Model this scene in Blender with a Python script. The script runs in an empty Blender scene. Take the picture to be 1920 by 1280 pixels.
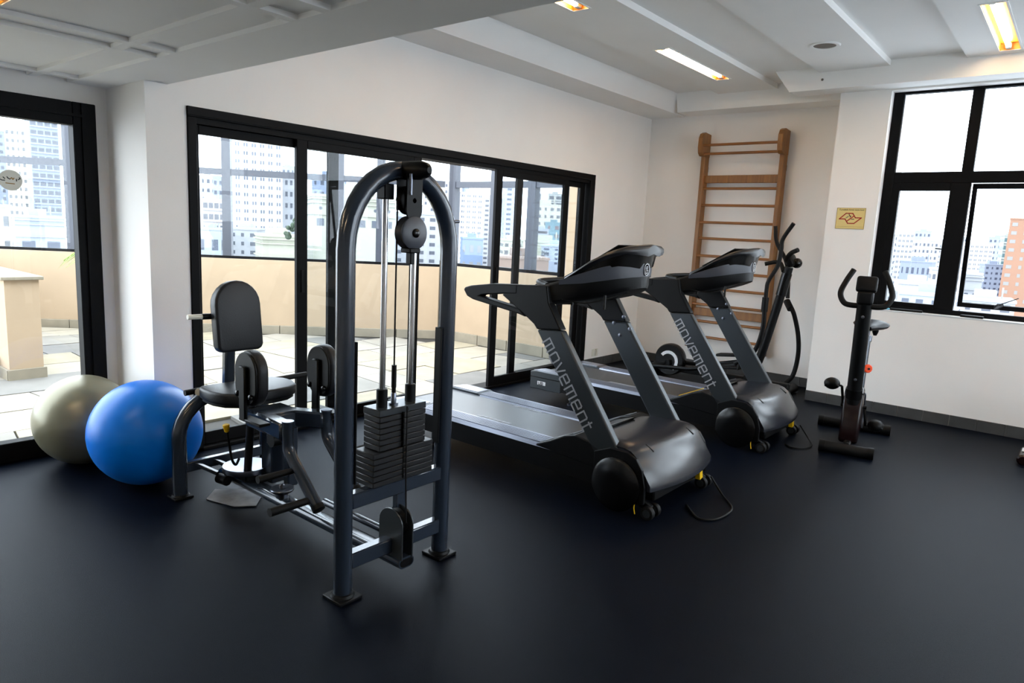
import bpy, bmesh, math, random
from mathutils import Vector, Matrix
random.seed(7)
SC = bpy.context.scene
COL = SC.collection
# ------------------------------------------------------------------ camera
cam_d = bpy.data.cameras.new('camera'); cam = bpy.data.objects.new('camera', cam_d); COL.objects.link(cam)
RT = Vector((0.76778, 0.63892, 0.04784)); UP = Vector((-0.13730, 0.09114, 0.98633)); FW = Vector((-0.62583, 0.76385, -0.15770))
cam.matrix_world = Matrix(((RT.x, UP.x, -FW.x, 0), (RT.y, UP.y, -FW.y, 0), (RT.z, UP.z, -FW.z, 1.5), (0, 0, 0, 1)))
cam_d.sensor_width = 36; cam_d.lens = 36 * 1292.5 / 1920; cam_d.clip_end = 4000; cam_d.clip_start = 0.05
SC.camera = cam
# ------------------------------------------------------------------ sky (bright overcast), exposure
W = bpy.data.worlds.new('sky'); SC.world = W; W.use_nodes = True
bg = W.node_tree.nodes['Background']; bg.inputs[0].default_value = (0.84, 0.92, 1.0, 1); bg.inputs[1].default_value = 9.5
SC.view_settings.view_transform = 'Standard'; SC.view_settings.look = 'None'
SC.view_settings.exposure = -0.2; SC.view_settings.gamma = 1.0; SC.view_settings.use_curve_mapping = False
try:
    SC.cycles.max_bounces = 12; SC.cycles.diffuse_bounces = 6; SC.cycles.glossy_bounces = 4
    SC.cycles.transparent_max_bounces = 24; SC.cycles.use_denoising = True
except Exception: pass

# ------------------------------------------------------------------ materials
def lin(c):
    return tuple(((x / 255) / 12.92 if x / 255 <= 0.04045 else ((x / 255 + 0.055) / 1.055) ** 2.4) for x in c)
def mk(name, rgb, rough=0.5, metal=0.0, spec=0.5, noise=None, bump=None, coat=0.0, wood=False, emit=None):
    m = bpy.data.materials.new(name); m.use_nodes = True; nt = m.node_tree; p = nt.nodes['Principled BSDF']
    c = lin(rgb); p.inputs['Base Color'].default_value = (*c, 1)
    p.inputs['Roughness'].default_value = rough; p.inputs['Metallic'].default_value = metal
    p.inputs['Specular IOR Level'].default_value = spec
    if coat: p.inputs['Coat Weight'].default_value = coat; p.inputs['Coat Roughness'].default_value = 0.12
    if emit: p.inputs['Emission Color'].default_value = (*emit[0], 1); p.inputs['Emission Strength'].default_value = emit[1]
    if noise or bump or wood: tc = nt.nodes.new('ShaderNodeTexCoord')
    if noise:
        sc, amt = noise
        n = nt.nodes.new('ShaderNodeTexNoise'); n.inputs['Scale'].default_value = sc; n.inputs['Detail'].default_value = 6
        mp = nt.nodes.new('ShaderNodeMapping'); nt.links.new(tc.outputs['Object'], mp.inputs[0]); nt.links.new(mp.outputs[0], n.inputs['Vector'])
        if wood: mp.inputs['Scale'].default_value = (12, 12, 1.2)
        r = nt.nodes.new('ShaderNodeValToRGB'); r.color_ramp.elements[0].position = 0.3; r.color_ramp.elements[1].position = 0.7
        r.color_ramp.elements[0].color = (*[max(0, x * (1 - amt)) for x in c], 1); r.color_ramp.elements[1].color = (*[min(1, x * (1 + amt)) for x in c], 1)
        nt.links.new(n.outputs['Fac'], r.inputs[0]); nt.links.new(r.outputs[0], p.inputs['Base Color'])
    if bump:
        sc, st = bump
        n2 = nt.nodes.new('ShaderNodeTexNoise'); n2.inputs['Scale'].default_value = sc; n2.inputs['Detail'].default_value = 4
        nt.links.new(tc.outputs['Object'], n2.inputs['Vector'])
        b = nt.nodes.new('ShaderNodeBump'); b.inputs['Strength'].default_value = st; b.inputs['Distance'].default_value = 0.01
        nt.links.new(n2.outputs['Fac'], b.inputs['Height']); nt.links.new(b.outputs[0], p.inputs['Normal'])
    return m
def mkglass(name, tint):
    m = bpy.data.materials.new(name); m.use_nodes = True; nt = m.node_tree; nt.nodes.clear()
    out = nt.nodes.new('ShaderNodeOutputMaterial'); mix = nt.nodes.new('ShaderNodeMixShader')
    tr = nt.nodes.new('ShaderNodeBsdfTransparent'); tr.inputs[0].default_value = (*tint, 1)
    gl = nt.nodes.new('ShaderNodeBsdfGlossy'); gl.inputs['Roughness'].default_value = 0.0
    geo = nt.nodes.new('ShaderNodeNewGeometry'); dot = nt.nodes.new('ShaderNodeVectorMath'); dot.operation = 'DOT_PRODUCT'
    nt.links.new(geo.outputs['Normal'], dot.inputs[0]); nt.links.new(geo.outputs['Incoming'], dot.inputs[1])
    ab = nt.nodes.new('ShaderNodeMath'); ab.operation = 'ABSOLUTE'; nt.links.new(dot.outputs['Value'], ab.inputs[0])
    om = nt.nodes.new('ShaderNodeMath'); om.operation = 'SUBTRACT'; om.inputs[0].default_value = 1; nt.links.new(ab.outputs[0], om.inputs[1])
    pw = nt.nodes.new('ShaderNodeMath'); pw.operation = 'POWER'; nt.links.new(om.outputs[0], pw.inputs[0]); pw.inputs[1].default_value = 5
    ma = nt.nodes.new('ShaderNodeMath'); ma.operation = 'MULTIPLY_ADD'; nt.links.new(pw.outputs[0], ma.inputs[0]); ma.inputs[1].default_value = 0.6; ma.inputs[2].default_value = 0.017
    nt.links.new(ma.outputs[0], mix.inputs[0]); nt.links.new(tr.outputs[0], mix.inputs[1]); nt.links.new(gl.outputs[0], mix.inputs[2]); nt.links.new(mix.outputs[0], out.inputs[0])
    return m
def mktrans(name, rgb):
    m = mk(name, rgb, 0.6); nt = m.node_tree; p = nt.nodes['Principled BSDF']; out = [n for n in nt.nodes if n.type == 'OUTPUT_MATERIAL'][0]
    t = nt.nodes.new('ShaderNodeBsdfTranslucent'); t.inputs[0].default_value = (*lin(rgb), 1); mx = nt.nodes.new('ShaderNodeMixShader'); mx.inputs[0].default_value = 0.3
    nt.links.new(p.outputs[0], mx.inputs[1]); nt.links.new(t.outputs[0], mx.inputs[2]); nt.links.new(mx.outputs[0], out.inputs[0]); return m
M = dict(
    wall=mk('wall_paint', (240, 237, 233), 0.75, noise=(2.0, 0.02), bump=(90, 0.03)),
    ceil=mk('ceiling_paint', (246, 245, 242), 0.8, noise=(2.0, 0.015)),
    floor=mk('rubber_floor', (6, 10, 20), 0.4, spec=0.055, noise=(260, 0.4), bump=(420, 0.22)),
    frame=mk('dark_aluminium', (9, 9, 11), 0.55, spec=0.12),
    framegrey=mk('grey_aluminium', (62, 65, 74), 0.45),
    glass=mkglass('clear_glass', (0.96, 0.975, 0.98)), glasst=mkglass('tinted_glass', (0.93, 0.95, 0.965)),
    steel=mk('slate_enamel', (40, 49, 62), 0.2, metal=0.15, spec=0.5, coat=0.35),
    blk=mk('black_plastic', (10, 11, 13), 0.45, spec=0.17), blkg=mk('black_gloss', (8, 8, 9), 0.25, spec=0.35), rub=mk('black_rubber', (9, 9, 10), 0.6, spec=0.25),
    vinyl=mk('black_vinyl', (24, 26, 31), 0.42, spec=0.35, bump=(160, 0.12)),
    chrome=mk('chrome', (205, 205, 208), 0.16, metal=1.0), chromed=mk('brushed_steel', (112, 116, 126), 0.28, metal=1.0),
    weight=mk('weight_iron', (17, 18, 22), 0.42, metal=0.2, bump=(50, 0.05)),
    tgrey=mk('graphite_paint', (56, 61, 65), 0.3, metal=0.45), visor=mk('visor_plastic', (26, 27, 31), 0.42), tgrey2=mk('console_grey', (54, 58, 68), 0.42),
    rail=mk('ribbed_aluminium', (126, 130, 142), 0.32, metal=0.75), belt=mk('running_belt', (20, 21, 25), 0.34, bump=(500, 0.08)),
    hood=mk('motor_hood', (28, 30, 38), 0.27, spec=0.6),
    wood=mk('varnished_wood', (138, 92, 44), 0.45, noise=(3.0, 0.28), wood=True), wood2=mk('rung_wood', (138, 88, 40), 0.4, noise=(3.0, 0.22)),
    saddle=mk('saddle_vinyl', (16, 17, 20), 0.45, spec=0.1), blue=mk('blue_vinyl', (0, 116, 222), 0.34, spec=0.28, bump=(30, 0.03)), olive=mk('pewter_vinyl', (128, 124, 102), 0.32, metal=0.35),
    yellow=mk('yellow_plastic', (236, 190, 12), 0.45), orange=mk('orange_plastic', (240, 72, 10), 0.4), white=mk('white_print', (214, 216, 220), 0.5),
    silver=mk('silver_print', (170, 172, 178), 0.4, metal=0.2),
    beige=mk('beige_render', (164, 143, 118), 0.85, noise=(3.0, 0.05)), coping=mk('stone_coping', (132, 123, 106), 0.8, noise=(5, 0.15)),
    mortar=mk('mortar', (50, 47, 42), 0.9),
    tile=mk('grey_tile', (66, 66, 66), 0.5, noise=(14, 0.12)), grout=mk('pale_grout', (150, 148, 144), 0.8),
    sign=mk('cream_sign', (222, 200, 130), 0.5), red=mk('sign_red', (168, 26, 20), 0.5), ink=mk('ink', (22, 20, 16), 0.6), gold=mk('gold_ink', (150, 112, 40), 0.5),
    stick=mktrans('sticker', (206, 204, 196)), outlet=mk('outlet_plastic', (222, 219, 206), 0.4),
    lampbox=mk('lamp_trough', (196, 140, 50), 0.4), grille=mk('speaker_cloth', (122, 114, 106), 0.8, bump=(600, 0.3)),
    leaf=mk('leaf', (96, 122, 30), 0.5, noise=(8, 0.2)), tree=mk('tree_leaf', (38, 52, 34), 0.7, noise=(3, 0.4)), bark=mk('bark', (90, 74, 58), 0.9),
    cloth=mk('grey_cloth', (140, 142, 148), 0.9, noise=(18, 0.2)), cyan=mk('cyan_plastic', (110, 178, 206), 0.4),
    asphalt=mk('city_ground', (172, 173, 176), 0.9, noise=(0.02, 0.2)),
    tube=mk('fluorescent_tube', (255, 244, 214), 0.4, emit=((1.0, 0.82, 0.54), 54.0)),
    marron=mk('burgundy_gloss', (22, 9, 11), 0.22, spec=0.3),
)
M['floor'].node_tree.nodes['Principled BSDF'].inputs['Specular Tint'].default_value = (0.62, 0.8, 1.0, 1)
SLAB = [mk('slab_stone_%d' % i, c, 0.8, noise=(4, 0.12), bump=(40, 0.1)) for i, c in enumerate([(140, 133, 121), (124, 119, 110), (146, 138, 122), (106, 103, 98), (142, 133, 112)])]

# ------------------------------------------------------------------ mesh builder
class B:
    def __init__(s): s.bm = bmesh.new()
    def _merge(s, o):
        me = bpy.data.meshes.new('tmp'); o.to_mesh(me); s.bm.from_mesh(me); bpy.data.meshes.remove(me); o.free(); return s
    def box(s, x0, x1, y0, y1, z0, z1, bev=0.0, seg=1):
        return s.obox(((x0 + x1) / 2, (y0 + y1) / 2, (z0 + z1) / 2), (abs(x1 - x0), abs(y1 - y0), abs(z1 - z0)), None, bev, seg)
    def obox(s, c, size, rot=None, bev=0.0, seg=1):
        t = bmesh.new(); bmesh.ops.create_cube(t, size=1)
        bmesh.ops.scale(t, vec=Vector(size), verts=t.verts)
        if bev: bmesh.ops.bevel(t, geom=t.edges[:], offset=min(bev, min(size) * 0.49), segments=seg, affect='EDGES', profile=0.5)
        if rot is not None: bmesh.ops.transform(t, matrix=rot.to_4x4(), verts=t.verts)
        bmesh.ops.translate(t, vec=Vector(c), verts=t.verts)
        return s._merge(t)
    def bar(s, p0, p1, w, h, bev=0.0, up=(0, 0, 1)):
        p0 = Vector(p0); p1 = Vector(p1); d = p1 - p0; L = d.length; d.normalize(); u = Vector(up)
        sx = d.cross(u)
        if sx.length < 1e-4: sx = d.cross(Vector((1, 0, 0)))
        sx.normalize(); uz = sx.cross(d)
        R = Matrix((d, sx, uz)).transposed()
        return s.obox((p0 + p1) / 2, (L, w, h), R, bev)
    def loft(s, rings, cap=True, closed=True):
        vs = [[s.bm.verts.new(Vector(p)) for p in r] for r in rings]; n = len(rings[0])
        for a, b in zip(vs[:-1], vs[1:]):
            for i in range(n if closed else n - 1):
                j = (i + 1) % n
                try: s.bm.faces.new((a[i], a[j], b[j], b[i]))
                except ValueError: pass
        if cap:
            try: s.bm.faces.new(vs[0][::-1]); s.bm.faces.new(vs[-1])
            except ValueError: pass
        return s
    def cyl(s, p0, p1, r0, r1=None, n=20, cap=True):
        r1 = r0 if r1 is None else r1
        return s.sweep([p0, p1], [r0, r1], n, cap)
    def sweep(s, pts, radii, n=14, cap=True, flat=1.0):
        pts = [Vector(p) for p in pts]
        if not isinstance(radii, (list, tuple)): radii = [radii] * len(pts)
        T = []
        for i in range(len(pts)):
            a = pts[max(i - 1, 0)]; b = pts[min(i + 1, len(pts) - 1)]; T.append((b - a).normalized())
        u = T[0].orthogonal().normalized(); rings = []
        for i, p in enumerate(pts):
            if i:
                ax = T[i - 1].cross(T[i])
                if ax.length > 1e-7: u = Matrix.Rotation(T[i - 1].angle(T[i]), 3, ax.normalized()) @ u
            v = T[i].cross(u)
            rings.append([p + radii[i] * (math.cos(2 * math.pi * k / n) * u + flat * math.sin(2 * math.pi * k / n) * v) for k in range(n)])
        return s.loft(rings, cap)
    def tube(s, ctrl, r, n=14, res=8, cap=True):
        return s.sweep(crv(ctrl, res), r, n, cap)
    def prism(s, poly, axis, a0, a1, bev=0.0, seg=1):
        t = bmesh.new()
        def P(u, v, a): return {'x': (a, u, v), 'y': (u, a, v), 'z': (u, v, a)}[axis]
        A = [t.verts.new(P(u, v, a0)) for u, v in poly]; Bv = [t.verts.new(P(u, v, a1)) for u, v in poly]; n = len(poly)
        t.faces.new(A); t.faces.new(Bv[::-1])
        for i in range(n): t.faces.new((A[i], Bv[i], Bv[(i + 1) % n], A[(i + 1) % n]))
        bmesh.ops.recalc_face_normals(t, faces=t.faces[:])
        if bev:
            es = [e for e in t.edges if len(e.link_faces) == 2 and e.calc_face_angle(0) > 0.5]
            bmesh.ops.bevel(t, geom=es, offset=bev, segments=seg, affect='EDGES', profile=0.5)
        return s._merge(t)
    def lathe(s, prof, o, axis=(0, 0, 1), n=28):
        o = Vector(o); a = Vector(axis).normalized(); u = a.orthogonal().normalized(); v = a.cross(u)
        rings = [[o + a * h + r * (math.cos(2 * math.pi * k / n) * u + math.sin(2 * math.pi * k / n) * v) for k in range(n)] for r, h in prof]
        return s.loft(rings, True)
    def ball(s, c, r, nu=24, nv=14, sc=(1, 1, 1)):
        c = Vector(c); rings = []
        for j in range(1, nv):
            th = math.pi * j / nv
            rings.append([c + Vector((r * sc[0] * math.sin(th) * math.cos(2 * math.pi * k / nu), r * sc[1] * math.sin(th) * math.sin(2 * math.pi * k / nu), -r * sc[2] * math.cos(th))) for k in range(nu)])
        st = len(s.bm.verts); s.loft(rings, False); s.bm.verts.ensure_lookup_table()
        bot = s.bm.verts.new(c + Vector((0, 0, -r * sc[2]))); top = s.bm.verts.new(c + Vector((0, 0, r * sc[2]))); s.bm.verts.ensure_lookup_table()
        f = s.bm.verts[st:st + nu]; l = s.bm.verts[st + nu * (nv - 2):st + nu * (nv - 1)]
        for k in range(nu):
            s.bm.faces.new((bot, f[(k + 1) % nu], f[k])); s.bm.faces.new((top, l[k], l[(k + 1) % nu]))
        return s
    def poly(s, pts):
        s.bm.faces.new([s.bm.verts.new(Vector(p)) for p in pts]); return s
def crv(ctrl, res=8):
    P = [Vector(p) for p in ctrl]
    if len(P) < 3: return P
    P = [P[0] * 2 - P[1]] + P + [P[-1] * 2 - P[-2]]; out = []
    for i in range(1, len(P) - 2):
        for k in range(res):
            t = k / res; a, b, c, d = P[i - 1], P[i], P[i + 1], P[i + 2]
            out.append(0.5 * ((2 * b) + (c - a) * t + (2 * a - 5 * b + 4 * c - d) * t * t + (3 * b - a - 3 * c + d) * t ** 3))
    out.append(P[-2]); return out
def rrect(w, h, r, n=5, cx=0, cy=0):
    o = []
    for sx, sy, a0 in ((1, 1, 0), (-1, 1, 90), (-1, -1, 180), (1, -1, 270)):
        for k in range(n + 1):
            a = math.radians(a0 + 90 * k / n); o.append((cx + sx * (w / 2 - r) + r * math.cos(a), cy + sy * (h / 2 - r) + r * math.sin(a)))
    return o
ORG = {}
def obj(name, b, mat, parent=None, smooth=True, ang=38, fix=True):
    bm = b.bm
    if fix: bmesh.ops.recalc_face_normals(bm, faces=bm.faces[:])
    me = bpy.data.meshes.new(name); bm.to_mesh(me); bm.free()
    org = ORG.get(parent.name, Vector()) if parent else Vector()
    if org.length: me.transform(Matrix.Translation(-org))
    if smooth:
        me.polygons.foreach_set('use_smooth', [True] * len(me.polygons))
        try: me.set_sharp_from_angle(angle=math.radians(ang))
        except Exception: pass
    me.materials.append(mat if not isinstance(mat, str) else M[mat])
    o = bpy.data.objects.new(name, me); COL.objects.link(o)
    if parent: o.parent = parent; ORG[o.name] = org
    return o
def tag(o, label=None, cat=None, group=None, kind=None):
    if label: o['label'] = label
    if cat: o['category'] = cat
    if group: o['group'] = group
    if kind: o['kind'] = kind
    return o
def thing(name, loc, label=None, cat=None, group=None, kind=None, rz=0.0, local=False):
    o = bpy.data.objects.new(name, None); COL.objects.link(o); o.location = loc; o.rotation_euler = (0, 0, rz); o.empty_display_size = 0.1
    ORG[o.name] = Vector() if local else Vector(loc)
    return tag(o, label, cat, group, kind)
def dup(o, dx, parent=None):
    c = o.copy(); COL.objects.link(c)
    if parent: c.parent = parent
    else: c.location = o.location + Vector(dx)
    for ch in list(o.children): dup(ch, None, c)
    return c
def struct(name, b, mat, parent=None, **k):
    o = obj(name, b, mat, parent, **k)
    if not parent: o['kind'] = 'structure'
    return o
# ------------------------------------------------------------------ room shell
XW, XL, YB, YC = -4.246, -4.79, 7.62, 7.0          # sliding-door wall, left door wall, ladder wall, window wall
ZS, ZP, ZU, ZLOW = 2.90, 3.048, 3.096, 2.245        # soffit, ceiling panels, upper ceiling, low ceiling
XR, YN, YE0 = 3.2, -2.6, 1.915
struct('floor', B().prism([(XL, YN - .1), (XR + .1, YN - .1), (XR + .1, YB + .1), (XW - .16, YB + .1), (XW - .16, 1.80), (XL, 1.80)], 'z', -.12, 0), 'floor', smooth=False)
# wall with the sliding doors, opening Y 2.021..6.471, z 0..2.145
b = B().box(XW - .2, XW, 1.785, 2.021, 0, 3.2).box(XW - .2, XW, 6.471, YB, 0, 3.2).box(XW - .2, XW, 2.021, 6.471, 2.145, 3.2)
struct('wall_left', b, 'wall', smooth=False)
struct('wall_pillar', B().box(XL, XW - .2, 1.785, 2.0, 0, 2.4), 'wall', smooth=False)
b = B().box(XL - .2, XL, 1.712, 2.0, 0, 2.4).box(XL - .2, XL, YN, 1.712, 2.135, 2.4).box(XL - .2, XL, YN, -.35, 0, 2.135)
struct('wall_terrace_door', b, 'wall', smooth=False)
# ladder wall and the proud window wall
struct('wall_back', B().box(XW - .2, -1.95, YB, YB + .2, 0, 3.2), 'wall', smooth=False)
wx0, wx1, wz0, wz1 = -1.537, 2.66, 0.955, 2.885
b = B().box(-1.962, wx0, YC, YB + .2, 0, 3.2).box(wx0, wx1, YC, YC + .24, 0, wz0).box(wx0, wx1, YC, YC + .24, wz1, 3.2).box(wx1, XR, YC, YC + .24, 0, 3.2)
struct('wall_window', b, 'wall', smooth=False)
b = B().box(XR, XR + .2, YN, YC + .24, 0, .9).box(XR, XR + .2, YN, YE0, .9, 3.2).box(XR, XR + .2, YE0, YC + .24, 2.885, 3.2)
for y0, y1 in ((1.9, 2.0), (6.75, YC + .24)): b.box(XR, XR + .2, y0, y1, .9, 2.9)
struct('wall_right', b, 'wall', smooth=False)
wr = thing('window_3', (XR, 3, .5), kind='structure')
for (y0, y1, zt) in ((2.0, 6.75, 2.885),):
    n = 4; st_ = (y1 - y0) / n
    for j in range(n + 1): obj('mullion', B().box(XR + .08, XR + .14, y0 + j * st_ - .04, y0 + j * st_ + .04, .9, zt), 'frame', wr, smooth=False)
    for z0 in (.9, 1.9, zt - .06): obj('rail', B().box(XR + .08, XR + .14, y0, y1, z0, z0 + .06), 'frame', wr, smooth=False)
    for j in range(n): obj('pane', B().box(XR + .107, XR + .113, y0 + j * st_ + .04, y0 + (j + 1) * st_ - .04, .96, zt - .06), 'glass', wr, smooth=False)
struct('wall_near', B().box(XL, XR, YN - .2, YN, 0, 3.2), 'wall', smooth=False)
# low ceiling in front: thin bars around shallow recesses
YE = 1.915
b = B().box(XL - .2, XR, YN, YE, ZLOW + .02, ZLOW + .2).box(XL - .2, XR, YE - .02, YE, ZLOW + .02, 3.2)
b.box(XL - .2, XR, 1.575, YE, ZLOW, ZLOW + .05).box(XL - .2, -4.81, YN, 1.575, ZLOW, ZLOW + .02)
b.box(XL, XR, 1.37, 1.42, ZLOW + .001, ZLOW + .021)
for x in (-4.66, -3.65, -3.45, -2.46, -2.25, -1.26, -1.05, -.06, .15, 1.14, 1.35): b.box(x, x + .05, YN, 1.58, ZLOW + .0005, ZLOW + .0205)
for y in (.22, .02, -1.1): b.box(XL, XR, y, y + .05, ZLOW + .001, ZLOW + .021)
struct('ceiling_low', b, 'ceil', smooth=False)
# main ceiling with soffit round the walls and lowered panels
struct('ceiling', B().box(XW - .2, XR + .2, YE - .02, YB + .2, ZU, ZU + .15), 'ceil', smooth=False)
b = B().prism([(XW, ZS), (-3.82, ZS), (-3.745, ZU + .01), (XW, ZU + .01)], 'y', YE, YB)
b.prism([(7.31, ZS), (YB, ZS), (YB, ZU + .01), (7.25, ZU + .01)], 'x', -3.76, -1.96)
b.prism([(-2.355, ZS), (XR, ZS), (XR, ZU + .01), (-2.51, ZU + .01)], 'y', 6.77, YC)
struct('trim_1', b, 'ceil', smooth=False)
LIGHTS = [(-3.02, -2.89, 2.95, 4.19), (-3.02, -2.89, 5.38, 6.63), (-0.745, -0.61, 5.40, 6.65), (1.54, 1.67, 2.95, 4.19), (1.54, 1.67, 5.40, 6.65), (-0.745, -0.61, 2.95, 4.19)]
for i, (x0, x1) in enumerate(((-3.27, -2.65), (-2.10, -1.525), (-0.97, -0.39), (0.17, 0.75), (1.31, 1.89))):
    ye = 7.27 if i == 0 else 6.78
    holes = sorted((l[2], l[3], l[0], l[1]) for l in LIGHTS if l[0] > x0 and l[1] < x1)
    b = B(); y = YE
    for (h0, h1, a, c) in holes:
        b.box(x0, x1, y, h0, ZP, ZU + .01).box(x0, a, h0, h1, ZP, ZU + .01).box(c, x1, h0, h1, ZP, ZU + .01); y = h1
    b.box(x0, x1, y, ye, ZP, ZU + .01)
    struct('trim_%d' % (i + 2), b, 'ceil', smooth=False)
def ceiling_lamp(x0, x1, y0, y1, label, z=ZP):
    t = thing('ceiling_lamp', ((x0 + x1) / 2, (y0 + y1) / 2, z), label, 'lamp', 'recessed tube lamps in the ceiling')
    b = B().box(x0, x1, y0, y1, z + .045, z + .05).box(x0, x0 + .004, y0, y1, z, z + .05).box(x1 - .004, x1, y0, y1, z, z + .05).box(x0, x1, y0, y0 + .004, z, z + .05).box(x0, x1, y1 - .004, y1, z, z + .05)
    obj('trough', b, 'lampbox', t, smooth=False)
    e = .012; b = B().box(x0 - e, x0, y0 - e, y1 + e, z - .004, z).box(x1, x1 + e, y0 - e, y1 + e, z - .004, z).box(x0, x1, y0 - e, y0, z - .004, z).box(x0, x1, y1, y1 + e, z - .004, z)
    obj('trim_rim', b, 'ceil', t, smooth=False)
    xm = x0 + (x1 - x0) * .42
    obj('tube', B().sweep([(xm, y0 + .05, z + .022), (xm, y0 + .06, z + .022), (xm, y1 - .07, z + .022), (xm, y1 - .06, z + .022)], [.012, .017, .017, .012], 12), 'tube', t)
    obj('lamp_holder', B().box(xm - .02, xm + .02, y0 + .005, y0 + .05, z + .004, z + .04, .004), 'white', t)
    obj('lamp_holder', B().box(xm - .02, xm + .02, y1 - .055, y1 - .005, z + .004, z + .04, .004), 'white', t)
for l, s in zip(LIGHTS, ('recessed warm tube lamp cut off by the low ceiling edge', 'recessed warm tube lamp above the near treadmill', 'recessed warm tube lamp above the exercise bike', 'recessed warm tube lamp nearest the right wall windows', 'recessed warm tube lamp above the far right window corner', 'recessed warm tube lamp straight in front of the bike lamp')):
    ceiling_lamp(*l, s)
for (x0, y0, y1, s) in ((-3.20, -.40, .85, 'warm tube lamp in the low ceiling at the top left edge'), (-1.75, -.9, .30, 'added unseen warm tube lamp in the low ceiling above the camera'), (1.0, -.9, .30, 'added unseen warm tube lamp in the low ceiling nearest the right wall')):
    ceiling_lamp(x0, x0 + .12, y0, y1, s, ZLOW - .031 + .02)  # the last two lamps are out of view, added to light the near side
# round ceiling speaker
t = thing('ceiling_speaker', (-1.81, 5.88, ZP), 'round ceiling speaker with brown grille and white rim', 'speaker')
obj('rim', B().lathe([(.082, 0), (.085, -.008), (.108, -.009), (.116, -.002), (.116, 0)], (-1.81, 5.88, ZP), n=40), 'ceil', t)
obj('grille', B().lathe([(.083, 0), (.083, -.004), (.02, -.007)], (-1.81, 5.88, ZP), n=40), 'grille', t)
tag(obj('ceiling_hook', B().ball((-2.07, 6.767, 2.985), .011, 12, 8), 'grille'), 'small dark fixing on the soffit face above the ladder wall', 'fixing')
# skirting tiles
def skirting(name, p0, p1, nrm, L=.203, h=.098, t=.012):
    p0 = Vector(p0); p1 = Vector(p1); d = (p1 - p0).normalized(); n = Vector(nrm); tot = (p1 - p0).length
    a = p0 + n * (t * .3); base = B().bar(p0 + n * .003 + Vector((0, 0, h / 2)), p1 + n * .003 + Vector((0, 0, h / 2)), .006, h)
    root = struct(name, base, 'grout', smooth=False)
    k = 0; x = 0
    while x < tot - .01:
        l = min(L - .004, tot - x); c = p0 + d * (x + l / 2) + n * (t / 2 + .0005) + Vector((0, 0, h / 2)); q = d * (l / 2)
        obj('tile', B().bar(c - q, c + q, t, h, .0015), 'tile', root, smooth=False); x += L; k += 1
skirting('baseboard_back', (XW + .013, YB, 0), (-1.962, YB, 0), (0, -1, 0))
skirting('baseboard_window', (-1.962, YC, 0), (1.5, YC, 0), (0, -1, 0))
skirting('baseboard_left', (XW, 6.475, 0), (XW, YB - .013, 0), (1, 0, 0))

# ------------------------------------------------------------------ door frames
# left terrace door
d = thing('door_1', (XL, .7, 0), kind='structure')
obj('jamb', B().box(XL - .055, XL + .03, 1.585, 1.712, 0, 2.135, .004), 'frame', d, smooth=False)
obj('jamb', B().box(XL - .12, XL + .03, -.35, -.24, 0, 2.135, .004), 'frame', d, smooth=False)
obj('header', B().box(XL - .055, XL + .03, -.24, 1.585, 2.0, 2.135, .004), 'frame', d, smooth=False)
obj('sill', B().box(XL - .055, XL + .03, -.24, 1.585, 0, .118, .004), 'frame', d, smooth=False)
obj('stop_bead', B().box(XL + .03, XL + .045, 1.63, 1.655, 0, 2.13), 'frame', d, smooth=False)
obj('stop_bead', B().box(XL + .03, XL + .045, -.24, 1.63, 2.05, 2.065), 'frame', d, smooth=False)
obj('pane', B().box(XL - .05, XL - .042, -.24, 1.585, .118, 2.0), 'glass', d, smooth=False)
# sliding doors
d = thing('door_2', (XW, 4.2, 0), kind='structure')
ys, ye = 2.021, 6.471
obj('header', B().box(XW - .16, XW + .012, ys, ye, 2.085, 2.145, .003), 'frame', d, smooth=False)
obj('header', B().box(XW - .16, XW - .005, ys, ye, 2.05, 2.085), 'frame', d, smooth=False)
obj('header_cover', B().box(XW + .012, XW + .02, ys, 3.87, 2.095, 2.142), 'frame', d, smooth=False)
obj('jamb', B().box(XW - .16, XW + .012, ys, ys + .055, 0, 2.085, .003), 'frame', d, smooth=False)
obj('jamb', B().box(XW - .16, XW + .012, ye - .09, ye, 0, 2.085, .003), 'frame', d, smooth=False)
obj('threshold', B().box(XW - .16, XW + .012, ys, ye, 0, .022, .003), 'frame', d, smooth=False)
def leaf(y0, y1, xc, glass='glass'):
    s, tk = .085, .034
    b = B().box(xc - tk / 2, xc + tk / 2, y0, y0 + s, .022, 2.05, .003).box(xc - tk / 2, xc + tk / 2, y1 - s, y1, .022, 2.05, .003)
    b.box(xc - tk / 2, xc + tk / 2, y0 + s, y1 - s, 1.995, 2.05, .003).box(xc - tk / 2, xc + tk / 2, y0 + s, y1 - s, .022, .105, .003)
    f = obj('leaf', b, 'frame', d, smooth=False)
    obj('pane', B().box(xc - .004, xc + .004, y0 + s, y1 - s, .105, 1.995), glass, f, smooth=False)
    obj('pull', B().box(xc + tk / 2, xc + tk / 2 + .008, y0 + .03, y0 + .055, 1.0, 1.16, .002), 'blk', f, smooth=False)
leaf(2.775, 3.93, XW - .022, 'glasst')
leaf(2.03, 3.15, XW - .062)
leaf(4.86, 6.01, XW - .022, 'glasst')
leaf(5.21, 6.36, XW - .062, 'glasst')
# the hanging door cable
tag(obj('door_cable', B().tube([(XW - .10, 2.08, 2.043), (XW - .10, 2.25, 2.03), (XW - .10, 2.42, 2.012), (XW - .10, 2.6, 2.02), (XW - .10, 2.8, 2.048)], .004, 6), 'rub'), 'thin black cable sagging under the sliding door header', 'cable')
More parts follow.
